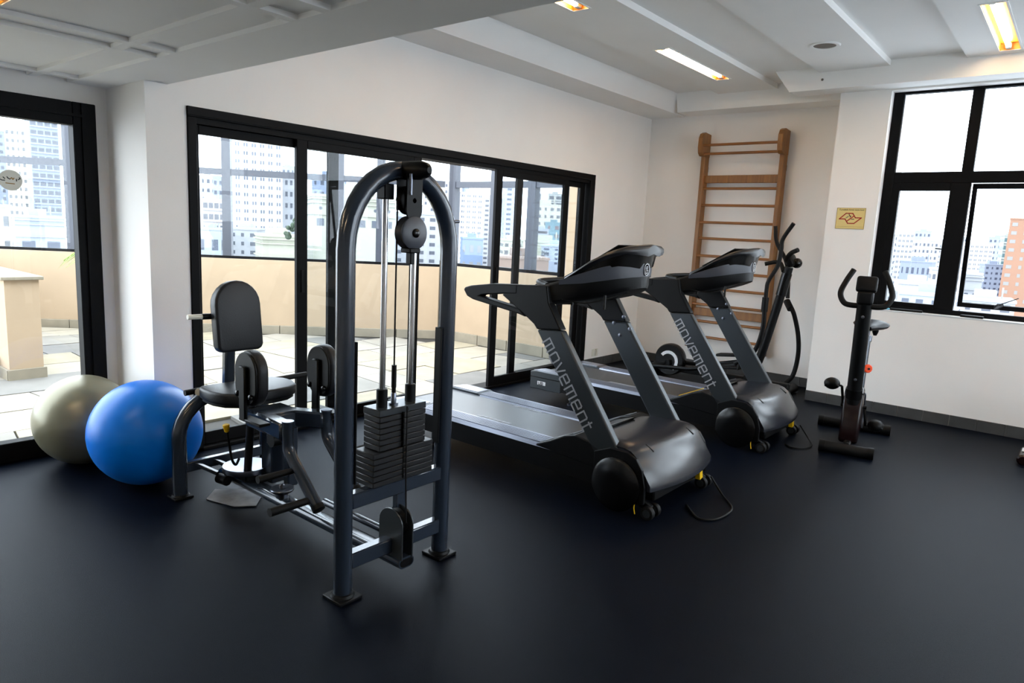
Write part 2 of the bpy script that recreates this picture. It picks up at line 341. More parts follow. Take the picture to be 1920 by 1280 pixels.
# sticker on the left door
t = thing('door_sticker', (XL, 1.275, 1.6505), 'round grey sticker with gold and black scribble on door glass', 'sticker')
obj('disc', B().lathe([(.058, 0), (.058, .0012)], (XL - .0415, 1.272, 1.652), (1, 0, 0), 40), 'stick', t, smooth=False)
def strokes(b, polys, o, u, v, w, th, close=False):
    o = Vector(o); u = Vector(u); v = Vector(v); n = u.cross(v).normalized()
    for pl in polys:
        for (a, c), (e, f) in zip(pl[:-1], pl[1:]):
            p = o + u * a + v * c; q = o + u * e + v * f; dd = (q - p)
            if dd.length < 1e-6: continue
            dd.normalize(); b.bar(p - dd * w * .45 + n * th / 2, q + dd * w * .45 + n * th / 2, w, th, 0, n)
    return b
o_ = (XL - .040, 1.272, 1.652); uy = Vector((0, .058, 0)); vz = Vector((0, 0, .058))
for pl_ in ([(-.85, .02), (-.7, -.05), (-.5, -.05)], [(-.6, .25), (-.48, .12)], [(-.28, .3), (-.2, .18), (-.05, .1)], [(.75, .3), (.82, .2), (.65, .1)], [(.5, .12), (.5, -.05)]): obj('scribble', strokes(B(), [pl_], o_, uy, vz, .005, .001), 'ink', t, smooth=False)
obj('scribble_gold', strokes(B(), [[(-.05, .1), (.1, .25), (.2, .08), (.3, .22)], [(-.4, -.3), (-.1, -.32), (.3, -.34)]], o_, uy, vz, .005, .001), 'gold', t, smooth=False)
# outlets
for y, l in ((6.665, 'left plate of the pair of white wall sockets'), (6.735, 'right plate of the pair of white wall sockets with a dark slot')):
    t = thing('wall_socket', (XW, y, .155), l, 'socket', 'low wall sockets beside the sliding doors')
    obj('plate', B().box(XW, XW + .008, y - .028, y + .028, .12, .205, .003), 'outlet', t, smooth=False)
    obj('insert', B().box(XW + .008, XW + .011, y - .014, y + .014, .14, .188, .002), 'outlet', t, smooth=False)
# ------------------------------------------------------------------ windows in the window wall
d = thing('window_1', (-.85, 7.12, .955), kind='structure')
Yf0, Yf1 = 7.105, 7.165
def fr(x0, x1, z0, z1, y0=Yf0, y1=Yf1, name='frame', m='frame', p=None): return obj(name, B().box(x0, x1, y0, y1, z0, z1, .003), m, p or d, smooth=False)
fr(-1.535, -1.452, .975, 2.885); fr(wx0, wx1, .955, 1.0); fr(-1.452, wx1, 2.865, 2.885)
fr(-1.452, wx1, 2.095, 2.19, name='transom')
k = 0
for x in (-.94, .30, 1.52):
    fr(x, x + .085, 2.19, 2.865, name='mullion'); fr(x - .065, x + .085, 1.0, 2.095, name='mullion')
fr(-1.452, -1.395, 1.0, 2.095, name='casement_stile'); fr(-1.395, -1.005, 2.028, 2.095, name='casement_rail'); fr(-1.395, -1.005, 1.0, 1.034, name='casement_rail')
obj('handle', B().bar((-1.003, 7.1, 1.525), (-1.05, 7.085, 1.528), .014, .01, .002), 'frame', d)
for (x0, x1, z0, z1) in ((-1.452, -.94, 2.19, 2.865), (-.855, .30, 2.19, 2.865), (.385, 1.52, 2.19, 2.865), (1.605, 2.66, 2.19, 2.865), (-1.395, -1.005, 1.034, 2.028)):
    fr(x0, x1, z0, z1, 7.132, 7.138, 'pane', 'glass')
obj('glazing_gasket', B().box(-1.452, -1.446, 7.12, 7.126, 2.19, 2.865), 'silver', d, smooth=False)
# awning sashes pushed out at the foot
def awning(x0, x1):
    zt, L, an = 2.09, 1.07, math.radians(7.5); R = Matrix.Rotation(an, 3, 'X'); o = Vector((0, 7.14, zt))
    def P(x, y, z): return o + R @ Vector((x, y, z))
    def ob(b, xa, xb, za, zb, t=.03):
        c = P((xa + xb) / 2, 0, (za + zb) / 2); return b.obox(c, (xb - xa, t, zb - za), R, .002)
    b = B(); ob(b, x0, x0 + .035, -L, 0); ob(b, x1 - .035, x1, -L, 0); ob(b, x0, x1, -.045, 0); ob(b, x0, x1, -L, -L + .04)
    f = obj('sash', b, 'frame', d, smooth=False)
    obj('pane', ob(B(), x0 + .035, x1 - .035, -L + .04, -.045, .006), 'glass', f, smooth=False)
    xm = x0 + .29
    obj('stay', B().bar(P(xm, -.02, -L + .02), P(xm + .03, -.05, -L + .055), .05, .02).bar(P(xm + .03, -.05, -L + .06), P(xm + .15, -.09, -L + .13), .008, .006), 'blk', f)
awning(-.845, .225); awning(.395, 1.445); awning(1.615, 2.65)
struct('window_sill', B().box(wx0, wx1, YC - .004, 7.105, .945, .957, .002), 'white', smooth=False)
tag(obj('blue_sachet', B().box(-1.39, -1.33, 7.02, 7.06, .957, .972, .006), 'cyan'), 'small pale blue sachet on the window sill', 'sachet')
tag(obj('black_case', B().obox((-1.20, 7.045, .967), (.26, .045, .02), Matrix.Rotation(.05, 3, 'Z'), .008, 2), 'blk'), 'slim black case on the sill beside the blue sachet', 'case')
tag(obj('window_latch', B().obox((-.70, 7.045, .967), (.17, .05, .02), Matrix.Rotation(-.06, 3, 'Z'), .006, 2), 'blk'), 'flat black latch bar on the sill below the open sash', 'latch')
# ------------------------------------------------------------------ sign on the wall
t = thing('smoking_sign', (-1.748, YC, 1.768), 'small yellow no smoking sign with red outline map', 'sign')
sx0, sx1, sz0, sz1 = -1.873, -1.625, 1.671, 1.863
obj('plate', B().box(sx0, sx1, YC - .005, YC, sz0, sz1, .001), 'sign', t, smooth=False)
b = B(); e = .0035
for q in ((sx0, sx1, sz1 - e, sz1), (sx0, sx1, sz0, sz0 + e), (sx0, sx0 + e, sz0, sz1), (sx1 - e, sx1, sz0, sz1)): b.box(q[0], q[1], YC - .0056, YC - .005, q[2], q[3])
b.box(sx0, sx1, YC - .0056, YC - .005, sz0 + .02, sz0 + .0215)
obj('border', b, 'gold', t, smooth=False)
U = lambda x, y: ((x - 145) / 850 * .248, (960 - y) / 660 * .192)
so = (sx0, YC - .0055, sz0)
obj('map_outline', strokes(B(), [[U(245, 650), U(430, 470), U(625, 470), U(715, 607), U(890, 607), U(690, 785), U(505, 785), U(415, 650), U(245, 650)], [U(660, 560), U(470, 720)]], so, (1, 0, 0), (0, 0, 1), .0088, .0012), 'red', t, smooth=False)
obj('cigarette', strokes(B(), [[U(600, 652), U(675, 650)], [U(520, 500), U(540, 545), U(580, 560), U(560, 590)]], so, (1, 0, 0), (0, 0, 1), .006, .0012), 'ink', t, smooth=False)
obj('smoke', strokes(B(), [[U(450, 610), U(500, 570)]], so, (1, 0, 0), (0, 0, 1), .009, .0012), mk('smoke_print', (120, 124, 96), .6), t, smooth=False)
def text(body, size, loc, rot, mat, parent, name='lettering', sx=1.0):
    cu = bpy.data.curves.new(name, 'FONT'); cu.body = body; cu.size = size; cu.extrude = .0004; cu.align_x = 'CENTER'; cu.align_y = 'CENTER'; cu.resolution_u = 3
    o = bpy.data.objects.new(name, cu); COL.objects.link(o); o.parent = parent; o.location = Vector(loc) - ORG.get(parent.name, Vector()); o.rotation_euler = rot; o.scale = (sx, 1, 1); cu.materials.append(M[mat])
    dg = bpy.context.evaluated_depsgraph_get(); me = bpy.data.meshes.new_from_object(o.evaluated_get(dg)); n = bpy.data.objects.new(name, me); COL.objects.link(n); n.parent = parent; n.location = o.location; n.rotation_euler = rot; n.scale = o.scale; bpy.data.objects.remove(o); tag(n, kind='stuff'); return n
text('É proibido fumar neste local', .0185, (-1.745, YC - .0058, 1.846), (math.pi / 2, 0, 0), 'ink', t)
# ------------------------------------------------------------------ terrace
PA, PB, PC_ = Vector((-12.6, .53, 0)), Vector((-6.80, 6.72, 0)), Vector((-4.45, 6.78, 0))
tf = struct('terrace_floor', B().prism([(XW - .16, YN - 1), (XW - .16, 6.9), (-6.85, 6.85), (-12.8, .5), (-12.8, YN - 1)], 'z', -.16, -.035), 'mortar', smooth=False)
rs = random.Random(3); x = XL - .2 if False else XW - .18; r = 0
def ylim(xx): return min(6.68, 6.62 + (xx + 6.84) * 1.064) if xx < -6.6 else 6.68
while x > -11.6:
    w = rs.choice((.42, .5, .56, .62)); x1 = x - w; y = -2.4 + rs.uniform(-.4, 0); ymax = max(ylim(x), ylim(x1))
    sk = 0
    while y < ymax:
        l = rs.uniform(.45, 1.15); nsk = rs.uniform(-.09, .09); g = .007
        yl = 1.70 if x1 < XL - .2 < x else None
        a = [(x - g, y + g), (x1 + g, y + g + sk), (x1 + g, y + l - g + nsk), (x - g, y + l - g)]
        a = [(p, min(q, ylim(p) - .0)) for p, q in a]
        if a[2][1] - a[1][1] > .08 and a[3][1] - a[0][1] > .02:
            if not (max(p for p, q in a) > XL - .13 and min(q for p, q in a) < 1.9):
                zt = -.012 + rs.uniform(-.004, .004)
                obj('slab', B().prism(a, 'z', -.04, zt), rs.choice(SLAB), tf, smooth=False)
        y += l; sk = nsk
    x = x1; r += 1
def along(p0, p1, off, z0, z1, t, b=None, bev=0):
    p0 = Vector(p0); p1 = Vector(p1); dd = (p1 - p0).normalized(); n = Vector((-dd.y, dd.x, 0))
    zz = Vector((0, 0, (z0 + z1) / 2)); return (b or B()).bar(p0 + n * (off + t / 2) + zz, p1 + n * (off + t / 2) + zz, t, z1 - z0, bev)
b = along(PA, PB, 0, -.1, .965, .2); b.box(-6.86, -4.44, 6.78, 6.98, -.1, .99); b.box(-4.80, -4.44, 6.79, 7.0, -.1, 3.2)
struct('wall_terrace', b, 'beige', smooth=False)
sk_ = struct('baseboard_terrace', along(PA, PB, -.004, -.03, .09, .004), 'mortar', smooth=False)
dd = (PB - PA).normalized(); n = Vector((-dd.y, dd.x, 0)); L = (PB - PA).length; s = 0
while s < L - .05:
    l = min(rs.uniform(.5, .8), L - s); p = PA + dd * (s + .004) - n * .012 + Vector((0, 0, .03)); q = PA + dd * (s + l - .004) - n * .012 + Vector((0, 0, .03))
    obj('stone', B().bar(p, q, .022, .12, .003), 'coping', sk_, smooth=False); s += l
x = -6.8
while x < -4.5:
    l = min(rs.uniform(.5, .75), -4.46 - x); obj('stone', B().box(x + .004, x + l - .004, 6.757, 6.779, -.03, .10, .003), 'coping', sk_, smooth=False); x += l
# glazed screen on the parapet
d = thing('window_2', (-8.6, 4.8, .965), kind='structure')
dia = (PB - PA).normalized(); S0 = (Vector((-10.33, 2.946, 0)) - PA).length
def DP(s): return PA + dia * (S0 + s)
def bar2(p0, p1, z0, z1, name='rail', t=.08, m='framegrey', off=.06): return obj(name, along(p0, p1, off, z0, z1, t), m, d, smooth=False)
bar2(PA, PB, .965, 1.0, 'sill_rail', m='frame'); bar2(PA, PB, 2.045, 2.125, 'transom', .06); bar2(PA, PB, 3.0, 3.08, 'head_rail')
ms = [-2.2, -.9, .4, 2.32, 3.77, 4.31, 5.28]
for s in ms: bar2(DP(s) - dia * .055, DP(s) + dia * .055, 1.0, 3.0, 'mullion', .1, off=.05)
for s0, s1 in zip(ms[:-1], ms[1:]):
    for z0, z1 in ((1.0, 2.045), (2.125, 3.0)): bar2(DP(s0) + dia * .055, DP(s1) - dia * .055, z0, z1, 'pane', .008, 'glass', .095)
def bx2(x0, x1, z0, z1, name, y0=6.84, y1=6.92, m='framegrey'): return obj(name, B().box(x0, x1, y0, y1, z0, z1), m, d, smooth=False)
bx2(-6.8, -4.8, .99, 1.03, 'sill_rail', m='frame'); bx2(-6.8, -4.8, 2.045, 2.125, 'transom'); bx2(-6.8, -4.8, 3.0, 3.08, 'head_rail')
mx = [-6.78, -6.02, -5.40, -4.87]
for x in mx: bx2(x - .06, x + .06, 1.03, 3.0, 'mullion', 6.83, 6.93)
for x0, x1 in zip(mx[:-1], mx[1:]):
    for z0, z1 in ((1.03, 2.045), (2.125, 3.0)): bx2(x0 + .06, x1 - .06, z0, z1, 'pane', 6.876, 6.884, 'glass')
# low garden wall with coping at the left
b = B().box(-11.2, -7.15, 1.785, 2.045, -.035, .875)
gw = struct('wall_garden', b, 'beige', smooth=False)
for k in range(5):
    x1 = -7.11 - k * .82; obj('coping_stone', B().box(x1 - .815, x1, 1.755, 2.075, .875, .905, .004), 'coping', gw, smooth=False)
for k in range(6):
    x1 = -7.13 - k * .68; obj('stone', B().box(x1 - .675, x1, 1.765, 1.785, -.03, .085, .003), 'coping', gw, smooth=False)
obj('stone', B().box(-7.15, -7.128, 1.765, 2.065, -.03, .085, .003), 'coping', gw, smooth=False)
st = struct('terrace_step', B().box(-9.4, -7.42, .4, 1.762, -.035, .14, .006), 'coping', smooth=False)
obj('stone', B().box(-9.4, -7.40, .38, 1.762, .14, .17, .004), 'coping', st, smooth=False)
def palm(loc, label):
    t = thing('palm_plant', loc, label, 'plant'); b = B().lathe([(.13, 0), (.17, .3), (.18, .34), (.15, .34)], loc, n=18); obj('pot', b, 'coping', t)
    obj('stem', B().cyl(Vector(loc) + Vector((0, 0, .3)), Vector(loc) + Vector((0, 0, .94)), .03, .02, 8), 'bark', t)
    q = random.Random(5)
    for k in range(9):
        a = k * 2 * math.pi / 9 + .2; up = q.uniform(.25, .42); o = Vector(loc) + Vector((0, 0, .92)); b = B()
        P = crv([o, o + Vector((math.cos(a) * .18, math.sin(a) * .18, up * .8)), o + Vector((math.cos(a) * .42, math.sin(a) * .42, up * .75)), o + Vector((math.cos(a) * .6, math.sin(a) * .6, up * .25))], 5)
        b.sweep(P, [.006] * len(P), 5)
        for i in range(3, len(P) - 1):
            tdir = (P[i + 1] - P[i]).normalized(); sd = tdir.cross(Vector((0, 0, 1))).normalized()
            for sg in (-1, 1):
                e = P[i] + sd * sg * .15 + tdir * .1 - Vector((0, 0, .04)); b.loft([[P[i] - tdir * .012, P[i] + tdir * .012, P[i] + Vector((0, 0, .004))], [e, e + tdir * .004, e + Vector((0, 0, .002))]])
        obj('frond', b, 'leaf', t)
palm((-8.05, 3.16, -.012), 'potted palm with pale green fronds by the terrace wall')

# ------------------------------------------------------------------ city
tag(obj('city_ground', B().box(-1500, 1500, -300, 1600, -80, -70), 'asphalt', smooth=False), kind='structure')
STY = dict(
    white=((224, 226, 232), (120, 128, 150)), whitetower=((238, 238, 240), (140, 150, 176)), cream=((236, 228, 206), (120, 124, 132)), creamlow=((226, 224, 200), (110, 116, 122)),
    creamclass=((232, 230, 208), (120, 130, 150)), paleblue=((206, 216, 234), (112, 124, 156)), bluegrey=((166, 178, 204), (96, 106, 132)), bluebalc=((176, 188, 214), (84, 96, 124)),
    pinkwhite=((228, 220, 222), (120, 124, 140)), blueroof=((150, 176, 216), (200, 206, 214)), greybeige=((176, 176, 178), (74, 80, 96)), banded=((196, 196, 190), (60, 66, 80)),
    darkband=((196, 200, 210), (62, 54, 66)), teal=((120, 160, 170), (150, 110, 112)), brickroof=((178, 150, 134), (110, 110, 118)), greyblue=((176, 186, 210), (98, 110, 146)),
    balcony=((206, 212, 206), (96, 150, 160)), brick=((206, 152, 122), (232, 226, 220)))
DK = lambda c, g: tuple(x * g for x in c)
SM = {k: (mk('facade_' + k, DK(v[0], .6), .8, noise=(.05, .06)), mk('panes_' + k, DK(v[1], .48), .4)) for k, v in STY.items()}
ADJ = {}
BLD = [
(-517.3, 126.4, 18.7, 15.0, 45.5, -27.8, 1.506, 'bluegrey', 6, 16),
(-477.6, 130.0, 9.8, 10, 45.3, -25.6, 1.165, 'cream', 4, 16),
(-407.3, 121.5, 11.9, 10, 44.3, -21.5, 1.49, 'bluebalc', 4, 16),
(-118.5, 29.1, 3.5, 10, 1.4, -5.1, 1.33, 'cream', 3, 2),
(-154.7, 44.5, 7.7, 10, -0.3, -7.2, 1.395, 'paleblue', 0, 0),
(-381.8, 81.2, 13.4, 10.7, 20.1, -20.3, 1.361, 'white', 5, 12),
(-473.2, 238.7, 10.0, 10, 28.6, -25.1, 1.191, 'white', 3, 9),
(-407.9, 212.7, 5.8, 10, 24.8, -21.4, 1.003, 'paleblue', 2, 8),
(-285.0, 145.4, 8.5, 10, 8.4, -14.5, 1.239, 'pinkwhite', 4, 5),
(-131.9, 67.1, 4.4, 10, -1.0, -5.8, 0.996, 'paleblue', 2, 1),
(-356.7, 207.2, 24.9, 19.9, 46.6, -18.0, 1.167, 'whitetower', 6, 15),
(-140.2, 79.2, 6.0, 10, -0.9, -6.3, 0.882, 'white', 3, 3),
(-358.3, 228.6, 10.6, 10, 26.2, -18.4, 1.003, 'white', 4, 7),
(-506.3, 322.0, 10.1, 10, 44.0, -26.7, 1.092, 'paleblue', 3, 9),
(-114.7, 71.1, 7.0, 10, -1.5, -4.8, 1.173, 'creamlow', 0, 0),
(-405.9, 290.2, 22.5, 18.0, 31.8, -20.8, 0.95, 'bluegrey', 5, 7),
(-119.1, 90.3, 16.1, 12.9, 6.4, -4.9, 1.079, 'creamclass', 0, 0),
(-138.0, 127.3, 14.3, 11.4, 4.6, -6.0, 0.913, 'white', 5, 5),
(-459.8, 444.6, 24.0, 19.2, 41.9, -23.4, 0.698, 'white', 4, 12),
(-315.7, 335.8, 14.7, 11.8, 24.5, -15.6, 0.859, 'whitetower', 4, 12),
(-366.1, 383.2, 5.5, 10, 32.4, -18.4, 0.763, 'bluegrey', 2, 4),
(-109.8, 117.7, 5.0, 10, -0.7, -4.4, 0.751, 'blueroof', 3, 1),
(-374.6, 425.4, 17.0, 13.6, 26.5, -18.7, 0.792, 'white', 3, 12),
(-283.7, 339.6, 10.9, 10, 28.7, -13.7, 0.87, 'paleblue', 2, 14),
(-315.4, 381.5, 5.9, 10, 29.6, -15.4, 0.691, 'bluegrey', 2, 6),
(-94.7, 113.8, 4.2, 10, -0.5, -3.5, 0.781, 'creamlow', 3, 2),
(-370.0, 472.4, 11.2, 10, 33.7, -18.3, 0.595, 'greybeige', 3, 9),
(-376.8, 511.1, 12.4, 10, 35.9, -18.6, 0.74, 'banded', 2, 9),
(-301.5, 397.5, 22.3, 17.8, 20.7, -14.5, 0.736, 'cream', 5, 7),
(-183.8, 240.3, 5.4, 10, 2.8, -8.4, 0.793, 'darkband', 1, 5),
(-210.4, 285.9, 8.0, 10, 6.5, -9.8, 0.547, 'teal', 2, 4),
(-100.1, 132.7, 9.0, 10, -0.9, -3.8, 0.716, 'creamlow', 3, 2),
(-79.6, 109.0, 3.8, 10, -1.0, -2.7, 0.491, 'paleblue', 2, 2),
(-76.6, 94.9, 8.4, 10, -3.1, -2.6, 0.784, 'brickroof', 4, 1),
(-303.3, 437.0, 17.4, 13.9, 24.6, -14.5, 0.607, 'white', 4, 12),
(-113.2, 554.5, 14.9, 12.0, 11.7, -38.5, 0.271, 'white', 5, 12),
(-95.1, 521.4, 9.1, 10, 12.9, -35.0, 0.268, 'whitetower', 4, 14),
(-113.3, 695.8, 12.3, 10, 18.2, -45.8, 0.057, 'paleblue', 4, 12),
(-77.6, 489.0, 12.7, 10.2, 7.6, -31.6, 0.21, 'white', 6, 10),
(-49.0, 298.5, 10.2, 10, -2.7, -18.9, 0.023, 'greyblue', 6, 3),
(-84.8, 595.6, 16.5, 13.2, 7.8, -37.8, 0.194, 'whitetower', 5, 12),
(-24.9, 185.3, 5.6, 10, -2.5, -10.5, 0.203, 'white', 5, 3),
(-23.7, 146.1, 6.7, 10, -4.5, -8.3, 0.266, 'white', 4, 1),
(-16.4, 113.0, 6.8, 10, -4.5, -5.9, 0.057, 'paleblue', 4, 1),
(-94.1, 769.3, 10.4, 10, 15.8, -47.7, 0.209, 'paleblue', 3, 14),
(-51.1, 492.9, 14.0, 11.2, 7.0, -29.0, 0.208, 'whitetower', 6, 14),
(-53.6, 632.7, 11.0, 10, 13.8, -36.5, -0.02, 'paleblue', 4, 12),
(-26.2, 301.4, 5.9, 10, -2.2, -16.7, 0.261, 'greyblue', 4, 8),
(-20.8, 198.9, 3.8, 10, -3.5, -10.8, 0.104, 'white', 0, 0),
(-25.8, 336.5, 3.2, 10, 8.9, -18.2, 0.216, 'balcony', 2, 9),
(-15.1, 284.6, 12.1, 10, 13.1, -14.4, -0.052, 'brick', 4, 10),
(-11.9, 134.5, 7.2, 10, -5.8, -6.6, 0.14, 'white', 3, 1)
]
WORD = dict(white='white', whitetower='tall white', cream='cream', creamlow='low cream', creamclass='pale cream classical', paleblue='pale blue', bluegrey='blue grey', bluebalc='blue balconied', pinkwhite='pinkish white', blueroof='blue roofed', greybeige='grey', banded='banded pale', darkband='dark banded', teal='teal', brickroof='brick coloured low', greyblue='grey blue', balcony='balconied green tinted', brick='orange brick')
NB = [
 'blue grey tower at the left edge of the left door', 'slim cream tower next to the left door sticker', 'blue balconied tower behind the left door transom', 'low cream block at the foot of the left door view', 'long low pale blue block above the garden wall', 'white tower standing left of the blue grey tower',
 'white block beside the first sliding door jamb', 'slim pale blue block beside the first screen mullion', 'pinkish block with balconies in the first door leaf', 'small pale blue box right above the parapet at the jamb', 'tall white tower with window columns in the first door leaf', 'white low block in front of the tall white tower', 'white block right of the tall white tower', 'pale blue tower far behind the tall white tower', 'long low cream building with cornice before the tall tower', 'wide blue grey block behind the classical roof', 'pale cream classical building with arches behind the weight tower', 'white five floor block in the open door gap', 'far white tower behind the weight machine arch', 'tall white tower in the open door gap', 'slim blue grey lift tower behind the open gap tower', 'low blue roofed block under the open gap tower', 'white tower behind the stacked door leaves edge', 'pale blue slab tower in the third door leaf', 'slim blue grey top behind the pale slab tower', 'low cream block under the pale slab tower', 'grey office tower in the stacked door leaves', 'banded pale tower with an aerial in the stacked leaves', 'cream apartment block in the stacked door leaves', 'dark banded block in the stacked door leaves', 'teal glass block in the stacked door leaves', 'low cream block under the dark banded block', 'small pale blue house in the stacked leaves', 'low brick coloured roof above the parapet', 'white tower seen beside the beige pier',
 'white tower just past the left window jamb', 'slim tall white tower in the lower left window pane', 'far pale blue tower in the lower left window pane', 'broad white block in the lower left window pane', 'grey blue office block in the lower left window pane', 'white tower behind the window mullion', 'low white block behind the window mullion', 'low white roof at the foot of the left window pane', 'low pale blue roof closest to the window sill', 'far pale blue tower behind the window mullion', 'tall white tower in the open sash', 'far pale blue tower in the open sash', 'grey blue gridded tower in the open sash', 'plain white blank wall in the open sash', 'slim balconied tower beside the orange brick tower', 'orange brick tower at the right edge of the window', 'low white roof under the open sash']
for i, (cx, cy, w, dp, zt, zs, rz, st, nc, nr) in enumerate(BLD):
    t = thing('building', (cx, cy, -70), NB[i], 'building', 'city buildings outside', rz=rz, local=True)
    q = random.Random(i); H = zt + 70; fm, pm = SM[st]
    bb = B().box(-w / 2, w / 2, -dp / 2, dp / 2, 0, H)
    obj('body', bb, fm, t, smooth=False)
    rf = B().box(-w / 2 - .15, w / 2 + .15, -dp / 2 - .15, dp / 2 + .15, H, H + .35 + w * .01)
    rf.box(-w * .22, w * .18, -dp * .2, dp * .25, H, H + w * .14 + .6)
    if q.random() < .5: rf.box(w * .28, w * .31, -.1, .1, H, H + w * .3)
    obj('roof', rf, fm, t, smooth=False)
    if nc:
        ph = (zt - zs) / nr; pw = w / nc; wb = B(); bal = B(); nrr = min(nr + 2, 18); hasb = st in ('bluebalc', 'balcony', 'darkband', 'banded', 'pinkwhite')
        big = pw * nc and (w / math.hypot(cx, cy) * 1292 / nc) > 9
        for rI in range(nrr):
            z = H - (rI + .78) * ph
            for c in range(nc):
                x = -w / 2 + (c + .5) * pw; f = .5 if (c + i) % 3 else .28
                if hasb: f = .78
                for (sx0, sx1) in (((-f / 2, f / 2),) if st not in ('whitetower',) else ((-.26, -.08), (.06, .24))):
                    wb.box(x + pw * sx0, x + pw * sx1, -dp / 2 - .04, -dp / 2 + .1, z, z + ph * (.42 if not hasb else .5))
            if hasb: bal.box(-w / 2 - .1, w / 2 + .1, -dp / 2 - .9, -dp / 2, z - ph * .16, z + ph * .02)
            ncs = max(2, int(dp / max(pw, 1.5)))
            for c in range(ncs):
                y = -dp / 2 + (c + .5) * dp / ncs
                for sg in (-1, 1): wb.box(sg * w / 2 - .05, sg * w / 2 + .05, y - dp / ncs * .22, y + dp / ncs * .22, z, z + ph * .4)
        tag(obj('windows', wb, pm, t, smooth=False, fix=False), kind='stuff')
        if hasb: tag(obj('balconies', bal, fm, t, smooth=False, fix=False), kind='stuff')
    elif st in ('creamclass', 'creamlow', 'paleblue', 'white'):
        co = B()
        for zz in (H - .3, H - 1.1, H - 3.3): co.box(-w / 2 - .35, w / 2 + .35, -dp / 2 - .4, dp / 2, zz - .18, zz)
        obj('cornice', co, fm, t, smooth=False)
        n = max(2, int(w / 2.6))
        for c in range(n):
            x = -w / 2 + (c + .5) * w / n; obj('window', B().box(x - w / n * .26, x + w / n * .26, -dp / 2 - .05, -dp / 2 + .1, H - 5.6, H - 4.2), pm, t, smooth=False)
            if st == 'creamclass': obj('oval_window', B().lathe([(.32, 0), (.32, .1)], (x, -dp / 2 - .06, H - 2.2), (0, 1, 0), 14), pm, t)
def tree(loc, r, label):
    t = thing('city_tree', loc, label, 'tree'); L_ = Vector(loc)
    obj('trunk', B().cyl(L_, L_ + Vector((0, 0, 69)), .35, .2, 8), 'bark', t); b = B(); q = random.Random(int(loc[0]))
    for k in range(26): b.ball(L_ + Vector((q.uniform(-r, r), q.uniform(-r, r), 68.6 + q.uniform(0, 2.4 * r))), q.uniform(.22, .42) * r, 8, 6)
    obj('crown', b, 'tree', t)
tree((-95.0, 62.0, -70), 1.35, 'dark green treetop right of the tall white tower'); tree((-94.0, 69.0, -70), 1.3, 'dark green treetop nearest the second door stile')
# ------------------------------------------------------------------ exercise balls
def gymball(c, r, mat, label, name='exercise_ball'):
    t = thing(name, (c[0], c[1], 0), label, 'exercise ball', 'inflated exercise balls beside the pillar'); c = Vector(c)
    rings = []; n = 48; nv = 60
    # surface with fine moulded ribs near the poles; the pole axis leans
    ax = Vector((-.62, .55, .56)).normalized(); u = ax.orthogonal().normalized(); v = ax.cross(u)
    for j in range(1, nv):
        th = math.pi * j / nv; rr = r
        if j in (8, 11, 14, 46, 49, 52): rr = r * .9965
        rings.append([c + rr * (math.cos(th) * ax + math.sin(th) * (math.cos(2 * math.pi * k / n) * u + math.sin(2 * math.pi * k / n) * v)) for k in range(n)])
    obj('body', B().loft(rings, True), mat, t, ang=60); obj('plug', B().lathe([(.012, -.002), (.012, .002), (.006, .003)], c + ax * r * .9985, ax, 16), 'outlet', t)
    return t
bl = gymball((-3.926, 1.597, .292), .292, 'blue', 'large blue exercise ball behind the curved machine leg')
gb = gymball((-4.497, 1.478, .266), .266, 'olive', 'pewter grey exercise ball against the left door')
gc = Vector((-4.497, 1.478, .266)); nd = Vector((.82, -.36, .10)).normalized()
# small black printed mark on the grey ball
nd = (Vector((0, 0, 1.5)) + Vector((-.62583, .76385, -.1577)) * 0 - gc).normalized(); nd = (nd + Vector((.10, .26, -.31))).normalized()
su = Vector((0, 0, 1)).cross(nd).normalized(); sv = nd.cross(su)
obj('printed_mark', strokes(B(), [[(0, .045), (.012, .02), (.006, -.01), (.004, -.035), (-.012, -.045)], [(.012, .045), (.026, .04), (.022, .022)]], gc + nd * .2665, su, sv, .009, .0012), 'ink', gb, smooth=False)
ORG  # (kept: printed mark is a part of the grey ball)
# ------------------------------------------------------------------ abductor machine
m = thing('abductor_machine', (-2.9, 1.875, 0), 'slate grey seated hip abductor machine with weight tower and arch', 'gym machine')
YM = 1.875; XT = -2.14; R0 = .0375
def arch(x, y0, y1, zs, zt, r):
    yc = (y0 + y1) / 2; hw = (y1 - y0) / 2; P = [(x, y0, .012), (x, y0, zs * .5), (x, y0, zs)]
    for k in range(1, 16):
        a = math.pi * k / 16; P.append((x, yc - hw * math.cos(a), zs + (zt - zs) * math.sin(a)))
    P += [(x, y1, zs), (x, y1, zs * .5), (x, y1, .012)]; return B().sweep(P, r, 20)
obj('tower_arch', arch(XT, 1.605, 2.15, 1.40, 1.715, R0), 'steel', m)
for y in (1.605, 2.15): obj('foot_plate', B().box(XT - .06, XT + .06, y - .055, y + .055, 0, .014, .003).lathe([(.05, .014), (.045, .024), (.038, .026)], (XT, y, 0), n=20), 'blk', m)
obj('crossbar', B().box(XT - .025, XT + .025, 1.63, 2.125, .372, .437, .006), 'steel', m)
obj('crossbar', B().box(XT - .025, XT + .025, 1.63, 2.125, .118, .185, .006), 'steel', m)
obj('centre_plate', B().box(XT - .03, XT + .0, 1.885, 1.94, .185, .372, .003), 'steel', m)
